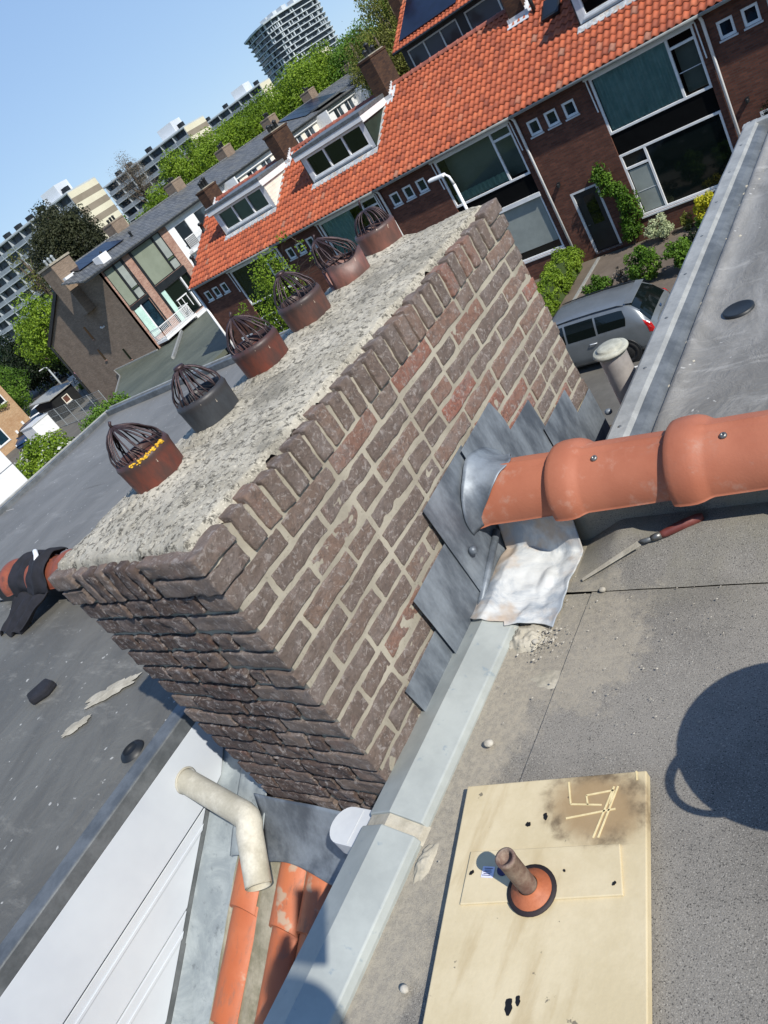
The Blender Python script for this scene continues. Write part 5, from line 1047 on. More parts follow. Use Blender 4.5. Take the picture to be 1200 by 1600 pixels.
for k, (ya, yb) in enumerate(((38.95, 46.0), (46.0, 52.9), (52.9, 60.0), (60.0, 67.0), (67.0, 75.0))):
    lab = ['slate roofed house with white panelled front and small balcony, second in its row', 'third slate roofed house, behind the dormer with cream boarded sides', 'slate roofed house fourth in its row behind the orange roofs',
           'slate roofed house with dark solar panels, fifth in its row', 'farthest slate roofed house of the row with white window frames'][k]
    t_ = srow(ya, yb, lab); fo = lambda u, z, d: (SX - d, u, z)
    hs = [(ya + .6, ya + 2.0, -3.3, -1.35), (ya + 2.9, ya + 4.4, -3.3, -1.35), (ya + 4.9, ya + 6.4, -3.3, -1.35)]
    m_ = MB(); wall(m_, fo, ya, yb, G, -1.0, hs, .12); m_.build('facade', 'white_paint' if k in (0, 3, 4) else 'cream_board', t_)
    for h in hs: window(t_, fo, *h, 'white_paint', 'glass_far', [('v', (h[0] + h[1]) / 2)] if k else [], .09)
    if k == 0:
        m_ = MB(); m_.box(SX + .01, SX + .5, ya + .4, ya + 2.3, -3.5, -3.35); bb = m_.build('balcony', 'white_paint', t_); m_ = MB()
        for q in range(16): m_.box(SX + .46, SX + .49, ya + .45 + q * .12, ya + .48 + q * .12, -3.35, -2.5)
        m_.box(SX + .44, SX + .5, ya + .42, ya + 2.3, -2.5, -2.44); m_.build('railing', 'white_paint', bb)
    if k == 3:
        m_ = MB()
        for j in range(4): m_.obox((-47.2, ya + .8 + j * 1.55, ronf(-47.2) + .12), d1_ * 1.6, (0, .74, 0), nr_ * .02)
        m_.build('solar_panels', 'solar', t_)
    if k < 5: stack(t_, -50.0, -48.9, yb - .55, yb + .6, -.1, 1.12, 'brick_brown', ydir=True)
    if k:
        m_ = MB(); m_.box(SX + .02, SX + .16, ya, yb, -1.34, -1.03); m_.build('fascia', 'white_paint', t_); m_ = MB(); m_.box(SX + .01, SX + 1.5, ya - .08, ya + .08, -3.6, -1.03); m_.build('party_fin', 'white_paint', t_)
    if k in (3, 4):
        m_ = MB(); m_.box(SX - 1.3, SX + .25, ya + 1.0, yb - .8, -.9 + .35, -.9 + .5); m_.build('dormer_roof', 'lead_trim_dark', t_)
# flat garage roof in front of the slate row with stepped edge and a skylight bar
gz = -6.95
ga = thing('garage', 'low garage block with green grey bitumen roof in front of the modernised house', 'garage', (-38, 30, G))
poly = [(-44.9, 38.9), (-31.3, 38.9), (-31.3, 24.0), (-38.0, 24.0), (-41.3, 24.6), (-46.9, 29.6), (-50.6, 31.9), (-44.9, 31.95)]
m_ = MB(); m_.prism([(x, y, gz - .25) for x, y in poly], (0, 0, .25)); m_.build('roof', 'bitumen_green', ga)
pin = [(-44.8, 38.8), (-31.5, 38.8), (-31.5, 24.2), (-38.0, 24.2), (-41.2, 24.8), (-46.6, 29.6), (-49.8, 31.8), (-44.8, 31.8)]
m_ = MB(); m_.prism([(x, y, G) for x, y in pin], (0, 0, 9.1 + gz - .25 - .003)); m_.build('wall', 'brick_brown', ga)
m_ = MB(); E_ = [(-41.3, 24.6), (-46.9, 29.6), (-50.6, 31.85)]
for a, b in zip(E_, E_[1:]): tbar(m_, (*a, gz + .03), (*b, gz + .03), .07, (0, 0, .1))
tbar(m_, (-44.88, 31.9, gz + .05), (-50.5, 31.9, gz + .05), .12, (0, 0, .08)); m_.build('edge_trim', 'lead_trim', ga)
m_ = MB(); tbar(m_, (-43.7, 33.6, gz + .1), (-38.6, 28.0, gz + .1), .16, (0, 0, .18)); m_.build('roof_kerb', 'lead_trim', ga)

# ================================================================== NEXT HOUSE OF THE OWN ROW, LEFT EDGE
nh = thing('terraced_house', 'white boarded dormer side of a house at the left edge of the photo', 'house', (-14, 2, G))
m_ = MB(); m_.box(-18, -12.02, -2, 5.08, -3.4, -1.2); m_.build('dormer_wall', 'white_shade', nh)
m_ = MB(); m_.box(-12.018, -12.0, -2, 5.09, -1.70, -1.2); m_.box(-12.018, -12.0, -2, 5.09, -2.25, -1.715); m_.box(-12.018, -12.0, -2, 5.09, -2.8, -2.265); m_.box(-12.018, -12.0, -2, 5.09, -3.4, -2.815); m_.build('cheek_boards', 'white_paint', nh, bevel=.004)
m_ = MB(); m_.box(-18, -11.9, -2, 5.2, -1.19, -1.08); m_.build('dormer_roof', 'lead_trim_dark', nh)
m_ = MB(); m_.box(-18, -8.9, -3, 7.1, G, -3.42); m_.build('wall', 'brick_red', nh)
# tan house far left
th = thing('tan_brick_house', 'tan brick house with white framed windows at the left edge, beyond the flowering shrub', 'house', (-74, 28, G))
ft = lambda u, z, d: (-70 - d, u, z)
m_ = MB(); wall(m_, ft, 18, 33.85, G, -3.2, [(28.6, 31.15, -8.3, -6.7), (31.9, 33.3, -5.6, -4.2)], .12); m_.build('wall', 'brick_tan', th)
window(th, ft, 28.6, 31.15, -8.3, -6.7, 'white_paint', 'glass_blue', [('v', 30.0)], .1); wn = window(th, ft, 31.9, 33.3, -5.6, -4.2, 'white_paint', 'glass_far', [], .1)
m_ = MB(); P = crown_points((-69.7, 32.6, -5.65), (.15, .7, .2), 14, 5); leaves(m_, P, np.full(14, .16), 300, .05); m_.build('window_box_plants', 'leaf_lime', wn)
m_ = MB(); m_.box(-80, -70.14, 18, 33.8, G, -3.22); m_.build('side_wall', 'brick_tan', th)
m_ = MB(); m_.box(-69.99, -69.9, 32.9, 33.1, -8.0, -7.7); m_.box(-69.99, -69.9, 31.9, 32.1, -8.3, -8.0); m_.build('letter_plates', 'white_paint', th)
m_ = MB(); m_.prism([(-69.5, 17.5, -3.2), (-75, 17.5, -.5), (-80.5, 17.5, -3.2)], (0, 16.7, 0)); m_.build('roof', 'slate', th)

# ================================================================== FAR APARTMENT SLABS AND TOWER
def pol(az, d): return (-d * math.cos(R(az)), d * math.sin(R(az)))
def slab(name, label, corner, rot, length, width, top, nfl, gab, gaz=None, stair=None, seed=1, group='long balcony apartment blocks on the horizon'):
    cx, cy = corner; a = R(rot); L = Vector((-math.cos(a), -math.sin(a), 0)); W = Vector((-math.sin(a) * -1 * -1, math.cos(a), 0)); W = Vector((-L.y, L.x, 0)) * -1
    if W.y < 0: W = -W
    t_ = thing(name, label, 'apartment block', (cx, cy, G), group); c = Vector((cx, cy, 0)); fh = (top - G) / nfl
    def B(mb, l0, l1, w0, w1, z0, z1):
        p = [c + L * l + W * w_ for l, w_ in ((l0, w0), (l1, w0), (l1, w1), (l0, w1))]; mb.prism([(q.x, q.y, z0) for q in p], (0, 0, z1 - z0))
    m_ = MB(); B(m_, .05, length, 1.3, width, G, top - .1); m_.build('body', 'far_concrete', t_)
    m_ = MB(); nb__ = int(length / 5)
    for k in range(nfl):
        z0 = G + k * fh
        for j in range(nb__):
            l0 = j * 5 + .35; B(m_, l0, l0 + 4.3, 1.26, 1.29, z0 + .25, z0 + fh - .35)
    m_.build('windows', 'glass_far', t_)
    m_ = MB()
    for k in range(nfl + 1):
        z0 = G + k * fh; B(m_, .02, length, -.15, 1.25, z0 - .16, z0 + .06)
    for j in range(nb__ + 1): B(m_, j * 5 + .02, j * 5 + .2, -.1, 1.25, G, top - .2)
    m_.build('balcony_slabs', 'far_slab', t_)
    m_ = MB()
    for k in range(nfl):
        z0 = G + k * fh
        for j in range(nb__): B(m_, j * 5 + .22, j * 5 + 4.99, -.12, -.06, z0 + .07, z0 + 1.0)
    m_.build('balcony_panels', 'far_panel', t_)
    m_ = MB(); n2 = nfl * 1
    for k in range(n2):
        z0, z1 = G + k * fh, G + (k + 1) * fh
        if gab == 'striped':
            o = MB()
        B(m_, -.12, .0, -.1, width, z0 + (0 if gab != 'striped' else fh * .5), z1)
    m_.build('end_wall', 'far_cream', t_)
    if gab == 'striped':
        m_ = MB()
        for k in range(n2): B(m_, -.14, -.0, -.09, width - .01, G + k * fh, G + (k + .5) * fh - .01)
        m_.build('end_wall_bands', 'far_taupe', t_)
    m_ = MB(); B(m_, -.1, length, -.2, width, top, top + .35); m_.build('roof_edge', 'far_white', t_)
    g = random.Random(seed); m_ = MB()
    for l in (stair or []): B(m_, l, l + 5.5, 2.5, 8, top + .36, top + 3.3)
    if stair: m_.build('stair_tower', 'far_stair', t_)
    m_ = MB(); l = 2.
    while l < length - 2:
        if not any(s_ - 1 < l < s_ + 6 for s_ in (stair or [])):
            m_ = MB(); B(m_, l, l + 1.5, 3, 4.6, top + .36, top + 1.7); m_.build('roof_vent', 'dark_paint', t_)
        l += g.choice([5, 5, 9])
    return t_
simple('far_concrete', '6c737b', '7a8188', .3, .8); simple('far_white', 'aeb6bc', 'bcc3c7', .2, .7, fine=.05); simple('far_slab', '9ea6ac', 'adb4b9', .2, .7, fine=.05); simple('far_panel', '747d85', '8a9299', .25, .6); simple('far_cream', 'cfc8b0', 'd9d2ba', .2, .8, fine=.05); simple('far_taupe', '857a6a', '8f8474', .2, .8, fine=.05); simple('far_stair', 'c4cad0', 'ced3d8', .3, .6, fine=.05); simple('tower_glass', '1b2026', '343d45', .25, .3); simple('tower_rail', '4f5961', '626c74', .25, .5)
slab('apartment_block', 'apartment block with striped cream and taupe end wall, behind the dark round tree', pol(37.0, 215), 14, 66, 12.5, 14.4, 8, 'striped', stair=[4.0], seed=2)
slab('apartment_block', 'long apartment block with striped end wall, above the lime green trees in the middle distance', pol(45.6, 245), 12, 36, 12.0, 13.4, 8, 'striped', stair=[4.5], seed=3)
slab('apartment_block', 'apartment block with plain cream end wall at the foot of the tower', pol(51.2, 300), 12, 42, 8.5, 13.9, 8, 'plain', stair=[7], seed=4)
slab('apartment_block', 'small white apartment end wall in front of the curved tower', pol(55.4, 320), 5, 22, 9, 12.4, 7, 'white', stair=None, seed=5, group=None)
tw = thing('apartment_tower', 'tall curved apartment tower with white balcony bands on the horizon', 'tower', (*pol(54, 650), G))
ctrl = [(51.75, 668), (52.3, 650), (52.8, 640), (53.3, 634), (53.9, 632), (54.6, 636), (55.6, 645), (56.6, 656), (57.0, 664), (56.9, 690), (56, 712), (53.5, 706), (52.0, 692)]
def ring(off, z): 
    c0 = Vector((*pol(54.2, 670), 0)); out = []
    for az_, d in ctrl:
        p = Vector((*pol(az_, d), 0)); q = (p - c0).normalized(); p = p + q * off; out.append((p.x, p.y, z))
    return out
top = 57.5; nf = 20; fh = (top - G) / nf
m_ = MB(); m_.prism(ring(-2.2, G), (0, 0, top - G - .5)); m_.build('body', 'tower_glass', tw)
m_ = MB()
for k in range(nf + 1): m_.prism(ring(0 if k < nf else 1.0, G + k * fh - .25), (0, 0, .5 if k < nf else 1.1))
m_.build('balcony_bands', 'far_white', tw)
m_ = MB(); g = random.Random(9)
def along(t):
    t *= 8; i = int(min(t, 7.999)); a, b = Vector(ring(-1.6, 0)[i]), Vector(ring(-1.6, 0)[i + 1]); return a.lerp(b, t - i), (b - a).normalized()
for k in range(nf):
    z0 = G + k * fh + .3
    for q in range(34):
        if g.random() < .42:
            p, d = along((q + g.uniform(.2, .8)) / 34); n_ = Vector((-d.y, d.x, 0)); m_.obox((p.x, p.y, z0 + fh * .45), d * g.uniform(.2, .5), n_ * g.uniform(.6, 1.2), (0, 0, fh * .43))
m_.build('balcony_screens', 'far_white', tw)['kind'] = 'stuff'
m_ = MB()
for k in range(nf):
    z0 = G + k * fh + .3
    for q in range(34):
        if g.random() < .35:
            p, d = along((q + .5) / 34); m_.obox((p.x, p.y, z0 + .55), d * 1.3, Vector((-d.y, d.x, 0)) * .1 , (0, 0, .5))
m_.build('balcony_glass', 'tower_rail', tw)['kind'] = 'stuff'
m_ = MB()
for k in range(4): p, d = along(.3 + k * .13); m_.obox((p.x, p.y + 9, top + 2), (3, 0, 0), (0, 3, 0), (0, 0, 1.5))
m_.build('roof_plant', 'far_white', tw)

# ================================================================== TREES
def T(label, az, el, d, rx, leaf, n, size, k, seed, crown0=-4., ry=None, cat='tree', z0=G, group=None, name='leafy_tree'):
    x, y = pol(az, d); return tree(name, label, x, y, z0, d * math.tan(R(el)), rx, ry, crown0, leaf, n, size, k, seed, group, cat)
T('dark bronze green round tree beside the first striped apartment block', 34.8, 4.3, 84, 4.1, 'leaf_brown_dark' if False else 'leaf_dark', 30000, .12, 110, 3, -3.0)
T('sunlit lime green tree low at the left edge of the photo', 30.4, .35, 72, 3.3, 'leaf_lime', 9000, .12, 60, 4, -6)
T('big shaded dark tree left of the brown end wall', 28.4, -.9, 105, 7.0, 'leaf_deep', 24000, .17, 110, 5, -9)
T('dark tree touching the corner of the brown brick end wall', 31.8, -1.5, 98, 5, 'leaf_deep', 16000, .16, 80, 6, -9)
T('bright green tree at the left edge above the parked cars', 25.2, -1.4, 92, 4.2, 'leaf_green', 14000, .11, 50, 7, -9)
T('thin budding birch at the left edge, left of the dark round tree', 32.0, 3.3, 120, 2.6, 'leaf_brown', 1600, .12, 40, 8, -2, name='birch_tree')
T('round lime green tree between the two striped apartment blocks', 44.7, 2.55, 100, 5.4, 'leaf_lime', 30000, .13, 110, 9, -3)
T('lime green shoulder of foliage left of the round lime tree', 42.6, 1.25, 98, 3.6, 'leaf_lime', 14000, .13, 60, 10, -4)
T('small lime green tree behind the second stack of the slate row', 40.7, .9, 96, 3.2, 'leaf_lime', 10000, .12, 40, 11, -4)
T('bare twiggy tree behind the first striped apartment block', 41.0, 4.0, 235, 7.5, 'twig', 5000, .14, 70, 12, 2, ry=3, name='bare_tree')
hill = [(47.5, 2.15, 'olive green tree right of the second striped end wall'), (49.2, 2.2, 'lime tree below the plain cream end wall, left one'), (50.8, 2.4, 'lime tree under the left foot of the tower'), (53.1, 2.6, 'fresh green tree below the middle of the tower'), (55.0, 2.7, 'tall fresh green tree below the small white end wall'), (56.4, 2.2, 'olive tree right of the small white end wall'), (57.7, 2.1, 'olive tree right of the tower, beside the birches')]
for i, (az_, el_, lb) in enumerate(hill): T(lb, az_, el_, 92 + 4 * (i % 3), 5.2, 'leaf_lime' if i in (0, 1, 2, 3, 4) else 'leaf_green', 26000, .13, 110, 20 + i, -4, group='spring green trees behind the slate roofs')
for i, (az_, el_, rx_, lf, n_, lb) in enumerate([(58.9, 2.6, 3.0, 'leaf_brown', 14000, 'thin olive birch right of the chimney with the yellow lichen'), (60.6, 3.8, 3.3, 'leaf_brown', 16000, 'tall olive birch left of the solar panel house'), (61.2, 4.8, 3.2, 'leaf_green', 22000, 'tall dark green tree at the top edge behind the solar panel house'), (63.8, 4.2, 4.0, 'leaf_green', 20000, 'green tree above the roof with the solar panels'), (57.4, 2.9, 1.6, 'leaf_brown', 900, 'nearly bare birch against the sky right of the tower')]):
    T(lb, az_, el_, 70 + 3 * i, rx_, lf, n_, .10, 70, 40 + i, -5, name='birch_tree' if lf == 'leaf_brown' else 'leafy_tree')
m_ = MB(); P = []; g = np.random.default_rng(3)
for k in range(260):
    az_ = g.uniform(18, 72); d = g.uniform(330, 430); x, y = pol(az_, d); P.append((x, y, g.uniform(-6, 1.5)))
leaves(m_, np.array(P), np.full(len(P), 6.5), 26000, .75); wd = m_.build('distant_woods', 'leaf_green'); wd['kind'] = 'stuff'; tag(wd, 'band of distant treetops along the horizon', 'woods')
# flowering shrub and neighbours in the left yard
def blossom(t_, P, rad, n, size, mat, nm='blossom'):
    m_ = MB(); leaves(m_, P, rad, n, size); m_.build(nm, mat, t_)
leafmat('petal_white', 'b8bab0', 'd8d8d0', 'e8e8e0')
def flow(label, x, y, rx, ry, rz, n, seed, leaf='leaf_lime', fl=0):
    t_ = thing('shrub', label, 'shrub', (x, y, G)); P = crown_points((x, y, G + 1.0 + rz), (rx * .8, ry * .8, rz * .8), 46, seed); rad = np.random.default_rng(seed).uniform(.35, .7, 46)
    m_ = MB(); leaves(m_, P, rad, n, .085); m_.build('foliage', leaf, t_)
    st = MB()
    for i in range(0, 46, 3): st.tube([(x, y, G), tuple((P[i] + np.array((x, y, G + .5))) / 2), tuple(P[i])], [.05, .03, .01], 5)
    st.build('stem', 'bark', t_)
    if fl: blossom(t_, P, rad * 1.05, fl, .11, 'petal_white')
flow('leafy shrub with white blossom behind the left roof edge', -39.6, 18.2, 3.0, 2.0, 1.35, 9000, 3, 'leaf_lime', 420)
flow('leafy green shrub beside the white blossoming one, nearer the garage roof', -38.3, 21.8, 2.2, 2.2, 1.0, 7000, 4, 'leaf_green')
flow('low shrub with pale flowers between the garage roof and the left roof edge', -28.5, 22.6, 1.8, 1.0, .6, 3000, 8, 'leaf_green', 200)
bush('pink_flower_shrub', 'small shrub with pink blossom at the foot of the brown brick end wall', -58.6, 34.6, G, .8, .8, 1.2, 'leaf_green', 500, .1, 6)
pk = MB(); P = crown_points((-58.6, 34.5, G + 2.7), (.8, .8, .4), 10, 4); leaves(pk, P, np.full(10, .3), 260, .13); pk.build('blossom', 'pink_petal', bpy.data.objects['pink_flower_shrub'])
# ================================================================== LEFT COURT
hd = MB(); P = np.array([(lerp(-71, -61, (i % 30) / 29), lerp(40.6, 44.0, (i % 30) / 29) + (i // 30) * .4, G + .5 + .8 * (i // 60)) for i in range(120)]); leaves(hd, P, np.full(120, .6), 9000, .12)
hg = thing('hedge', 'green hedge between the sign board and the brown brick end wall', 'hedge', (-66, 42, G)); hd.build('foliage', 'leaf_green', hg); m_ = MB(); m_.prism([(-71, 40.4, G), (-61, 43.8, G), (-61.5, 45.2, G), (-71.5, 41.8, G)], (0, 0, 1.4)); m_.build('branches', 'hedge_base', hg)
m_ = MB(); m_.box(-62, -51, 36.0, 36.3, G, G + 2.9)
sg = thing('sign_board', 'white sign board with dark lettering on two metal poles by the court', 'sign', (-67, 38.7, G))
pa, pb = Vector((-67.3, 38.2, 0)), Vector((-66.75, 39.16, 0))
m_ = MB()
for p in (pa, pb): m_.tube([(p.x, p.y, G), (p.x, p.y, -6.7)], .03, 8)
m_.build('pole', 'gutter_zinc', sg, smooth=True)
d = (pb - pa); dn = d.normalized(); nn = Vector((dn.y, -dn.x, 0)); nn = nn if nn.x > 0 else -nn; c = (pa + pb) / 2 + nn * .06
m_ = MB(); m_.obox((c.x, c.y, -7.55), dn * .85, nn * .02, (0, 0, .46)); m_.build('board', 'sign_white', sg)
m_ = MB(); q = c + nn * .024
def stroke(a, b, w_=.03): # in board coordinates
    pa_ = q + dn * a[0] + Vector((0, 0, -7.55 + a[1])); pb_ = q + dn * b[0] + Vector((0, 0, -7.55 + b[1])); v = (pb_ - pa_) / 2; up = nn.cross(v.normalized()).normalized(); m_.obox((pa_ + pb_) / 2, v, up * w_ / 2, nn * .003)
stroke((-.62, -.34), (-.40, .2), .05); stroke((-.40, .2), (-.22, -.1), .05); stroke((-.52, -.12), (-.1, -.10)); stroke((-.6, -.30), (.5, -.22), .045)
for k, x_ in enumerate((0., .08, .17, .25, .33, .42)): stroke((x_, .02), (x_ + .03, .16 if k % 2 else .12), .03); stroke((x_, .02), (x_ + .05, .02), .025)
m_.build('lettering', 'black_text', sg)
sh = thing('shed', 'dark shed with small square window behind the wire fence at left', 'shed', (-66, 36, G))
fsx = lambda u, z, d: (-64 - d, u, z)
m_ = MB(); wall(m_, fsx, 33.4, 36.0, G, -7.2, [(34.4, 35.1, -8.3, -7.6)], .1); m_.box(-67, -64.11, 33.4, 36.0, G, -7.21); m_.build('wall', 'room_dark', sh); window(sh, fsx, 34.4, 35.1, -8.3, -7.6, 'cream_board', 'brick_red', [], .08)
m_ = MB(); m_.prism([(-63.8, 33.2, -7.2), (-67.2, 33.2, -6.9), (-67.2, 33.2, -6.82), (-63.8, 33.2, -7.12)], (0, 3.0, 0)); m_.build('roof', 'lead_trim', sh)
wf = thing('wire_fence', 'thin metal fence with posts between the shed and the sign board', 'fence', (-60, 33, G)); m_ = MB()
for k in range(6):
    m_ = MB(); x = lerp(-62.0, -52.0, k / 5); y = lerp(31.2, 30.6, k / 5); m_.tube([(x, y, G), (x, y, G + 1.7)], .03, 6); m_.build('post', 'gutter_zinc', wf)
m_ = MB()
for h in (.1, .6, 1.1, 1.65): m_.tube([(-62, 31.2, G + h), (-52, 30.6, G + h)], .012, 5)
for k in range(60): x = lerp(-62, -52, k / 59); y = lerp(31.2, 30.6, k / 59); m_.tube([(x, y, G + .1), (x, y, G + 1.65)], .006, 4)
m_.build('mesh', 'gutter_zinc', wf)
wb = thing('white_box', 'white metal storage box between the parked cars and the blossoming shrub', 'storage box', (-62.5, 30.2, G)); m_ = MB(); m_.box(-63.6, -61.6, 29.4, 31.2, G, G + 1.5); m_.build('cabinet', 'white_paint', wb, bevel=.03); m_ = MB(); m_.box(-63.65, -61.55, 29.35, 31.25, G + 1.5, G + 1.58); m_.build('lid', 'white_shade', wb)
def lamp_post(label, x, y, zt, arm, mat='gutter_zinc', r=.06, group=None, cat='street lamp', name='street_lamp'):
    t_ = thing(name, label, cat, (x, y, G)); m_ = MB(); ax = Vector(arm)
    m_.tube([(x, y, G), (x, y, zt - .35)], [r * 1.3, r], 10); m_.tube([Vector((x, y, zt - .35)), Vector((x, y, zt - .1)) + ax * .08, Vector((x, y, zt)) + ax * .3, Vector((x, y, zt)) + ax * .8], [r, r * .8, r * .7, r * .6], 10); m_.build('pole', mat, t_, smooth=True)
    m_ = MB(); c = Vector((x, y, zt + .0)) + ax * 1.0; a2 = ax.normalized(); m_.obox(c, a2 * .28, Vector((-a2.y, a2.x, 0)) * .10, (0, 0, .045)); m_.build('lamp_head', 'white_paint', t_, bevel=.03); return t_
lamp_post('white hook shaped street lamp in front of the orange roofed houses', -12.55, 21.0, -3.55, (-.42, 0, .03), 'white_paint', .045)
lamp_post('short grey street lamp beside the big shaded tree at left', -75, 41.3, -5.75, (-.6, -.3, 0), r=.09)
# ================================================================== FRONT GARDENS
hd = MB(); g = np.random.default_rng(8); n_ = 150; P = np.stack([g.uniform(-12.5, -11.85, n_), g.uniform(21.2, 25.1, n_), g.uniform(G + .2, G + .9, n_)], 1); leaves(hd, P, np.full(n_, .22), 26000, .04)
hg = thing('hedge', 'clipped bright green hedge running from the house wall towards the silver car', 'hedge', (-12.2, 23, G)); hd.build('foliage', 'leaf_lime', hg); m_ = MB(); m_.box(-12.42, -11.93, 21.3, 25.0, G, G + .8); m_.build('branches', 'hedge_base', hg)
m_ = MB(); m_.box(-11.46, -11.36, 20.75, 25.3, G, G + .05); tag(m_.build('path_edging', 'lead_trim'), 'pale stone edging beside the clipped green hedge', 'edging')
bush('bush', 'round green bush behind the tailgate of the silver car', -8.75, 22.0, G, .62, .6, .55, 'leaf_green', 2600, .045, 1); bush('bush', 'dark leafy bush right of the round green bush, behind the silver car', -7.75, 21.9, G, .5, .5, .55, 'leaf_green', 1800, .045, 2)
bush('bush', 'low green bush behind the roof of the silver car', -10.35, 22.1, G, .6, .5, .32, 'leaf_green', 1800, .04, 3); bush('dry_plant', 'dry pale twiggy plant between the two green bushes behind the car', -9.6, 22.3, G, .35, .3, .3, 'twig', 260, .05, 4, cat='plant')
bush('bush', 'cream variegated bush under the large window', -9.05, 24.9, G, .58, .42, .42, 'leaf_cream', 2200, .035, 5); bush('bush', 'yellow bush at the house wall beside the grey roof edge', -7.45, 24.9, G, .55, .4, .5, 'leaf_yellow', 2000, .04, 6)
bush('bush', 'small rusty red bush right of the cream variegated one', -8.2, 25.1, G, .3, .25, .3, 'leaf_brown', 700, .035, 7); bush('bush', 'small green plant between the rusty bush and the yellow bush', -7.75, 24.8, G, .32, .28, .2, 'leaf_green', 500, .04, 9); bush('bush', 'purplish dark shrub right of the path, above the round green bush', -7.6, 23.2, G, .45, .4, .4, 'leaf_deep', 700, .05, 10)
bush('bush', 'green weeds in the yard below the vent pipe cap', -8.9, 15.4, G, .6, .5, .15, 'leaf_green', 500, .05, 11); bush('bush', 'tall dark clipped bush at the wall at the right edge', -4.75, 24.9, G, .55, .5, 1.75, 'leaf_deep', 5000, .05, 12, 50)
cr_ = thing('climbing_plant', 'leafy green creeper climbing the wall beside the black front door', 'climbing plant', (-10.1, 25.35, G)); g = np.random.default_rng(2); n_ = 70; zz = g.uniform(G + .3, -6.2, n_); P = np.stack([-10.15 + .3 * np.sin(zz * 1.4) + g.normal(size=n_) * .16, 25.28 + g.normal(size=n_) * .06, zz], 1)
m_ = MB(); leaves(m_, P, g.uniform(.12, .26, n_), 4200, .05); m_.build('foliage', 'leaf_green', cr_); m_ = MB(); m_.tube([(-10.1, 25.4, G), (-10.2, 25.38, -8), (-9.95, 25.38, -6.4)], [.03, .02, .008], 6); m_.tube([(-10.1, 25.4, G), (-9.7, 25.35, -8.2), (-9.6, 25.36, -7.4)], [.02, .015, .006], 6); m_.build('stem', 'bark', cr_)
def at(px, py, ax, val):
    r = ROT.T @ np.array([(px - 600) / 1206, (py - 800) / 1206, 1.]); return r * (val / r[ax])
yt = thing('young_tree', 'young tree with thin branches and yellow green leaves behind the chimney pots', 'tree', tuple(at(445, 560, 1, 22.5)[:2]) + (G,))
base = at(440, 560, 1, 22.5); bx_, by_ = base[0], base[1]
tips = [at(x, y, 1, 22.5 + dy) for x, y, dy in ((425, 392, 0), (410, 410, .3), (440, 370, -.2), (460, 420, .2), (470, 385, .1), (480, 470, -.3), (490, 400, 0), (380, 480, .2), (372, 495, 0), (430, 450, .3), (450, 500, .2), (505, 480, 0), (400, 500, -.2), (420, 520, .1))]
m_ = MB(); st = Vector((bx_, by_, G)); ctr = Vector(base)
m_.tube([st, ctr], [.06, .045], 8)
for p in tips: p = Vector(p); mid = ctr.lerp(p, .5) + Vector((random.uniform(-.2, .2), 0, random.uniform(-.1, .2))); m_.tube([ctr, mid, p], [.03, .018, .006], 6)
for (x, y), (x2, y2) in (((455, 430), (500, 385)), ((460, 440), (498, 420)), ((470, 430), (505, 400)), ((468, 380), (440, 360)), ((462, 372), (463, 405))): m_.tube([at(x, y, 1, 22.6), at(x2, y2, 1, 22.6)], [.012, .004], 5)
m_.build('branches', 'bark', yt); m_ = MB(); P = np.array([tuple(p) for p in tips] + [tuple(at(x, y, 1, 22.7)) for x, y in ((440, 500), (430, 480), (455, 480), (450, 520), (470, 500), (430, 430), (418, 425), (478, 490), (452, 455), (420, 465), (440, 540), (425, 510))]); leaves(m_, P, np.array([.24] * len(tips) + [.8] * 12), 7000, .055); m_.build('foliage', 'leaf_lime', yt)

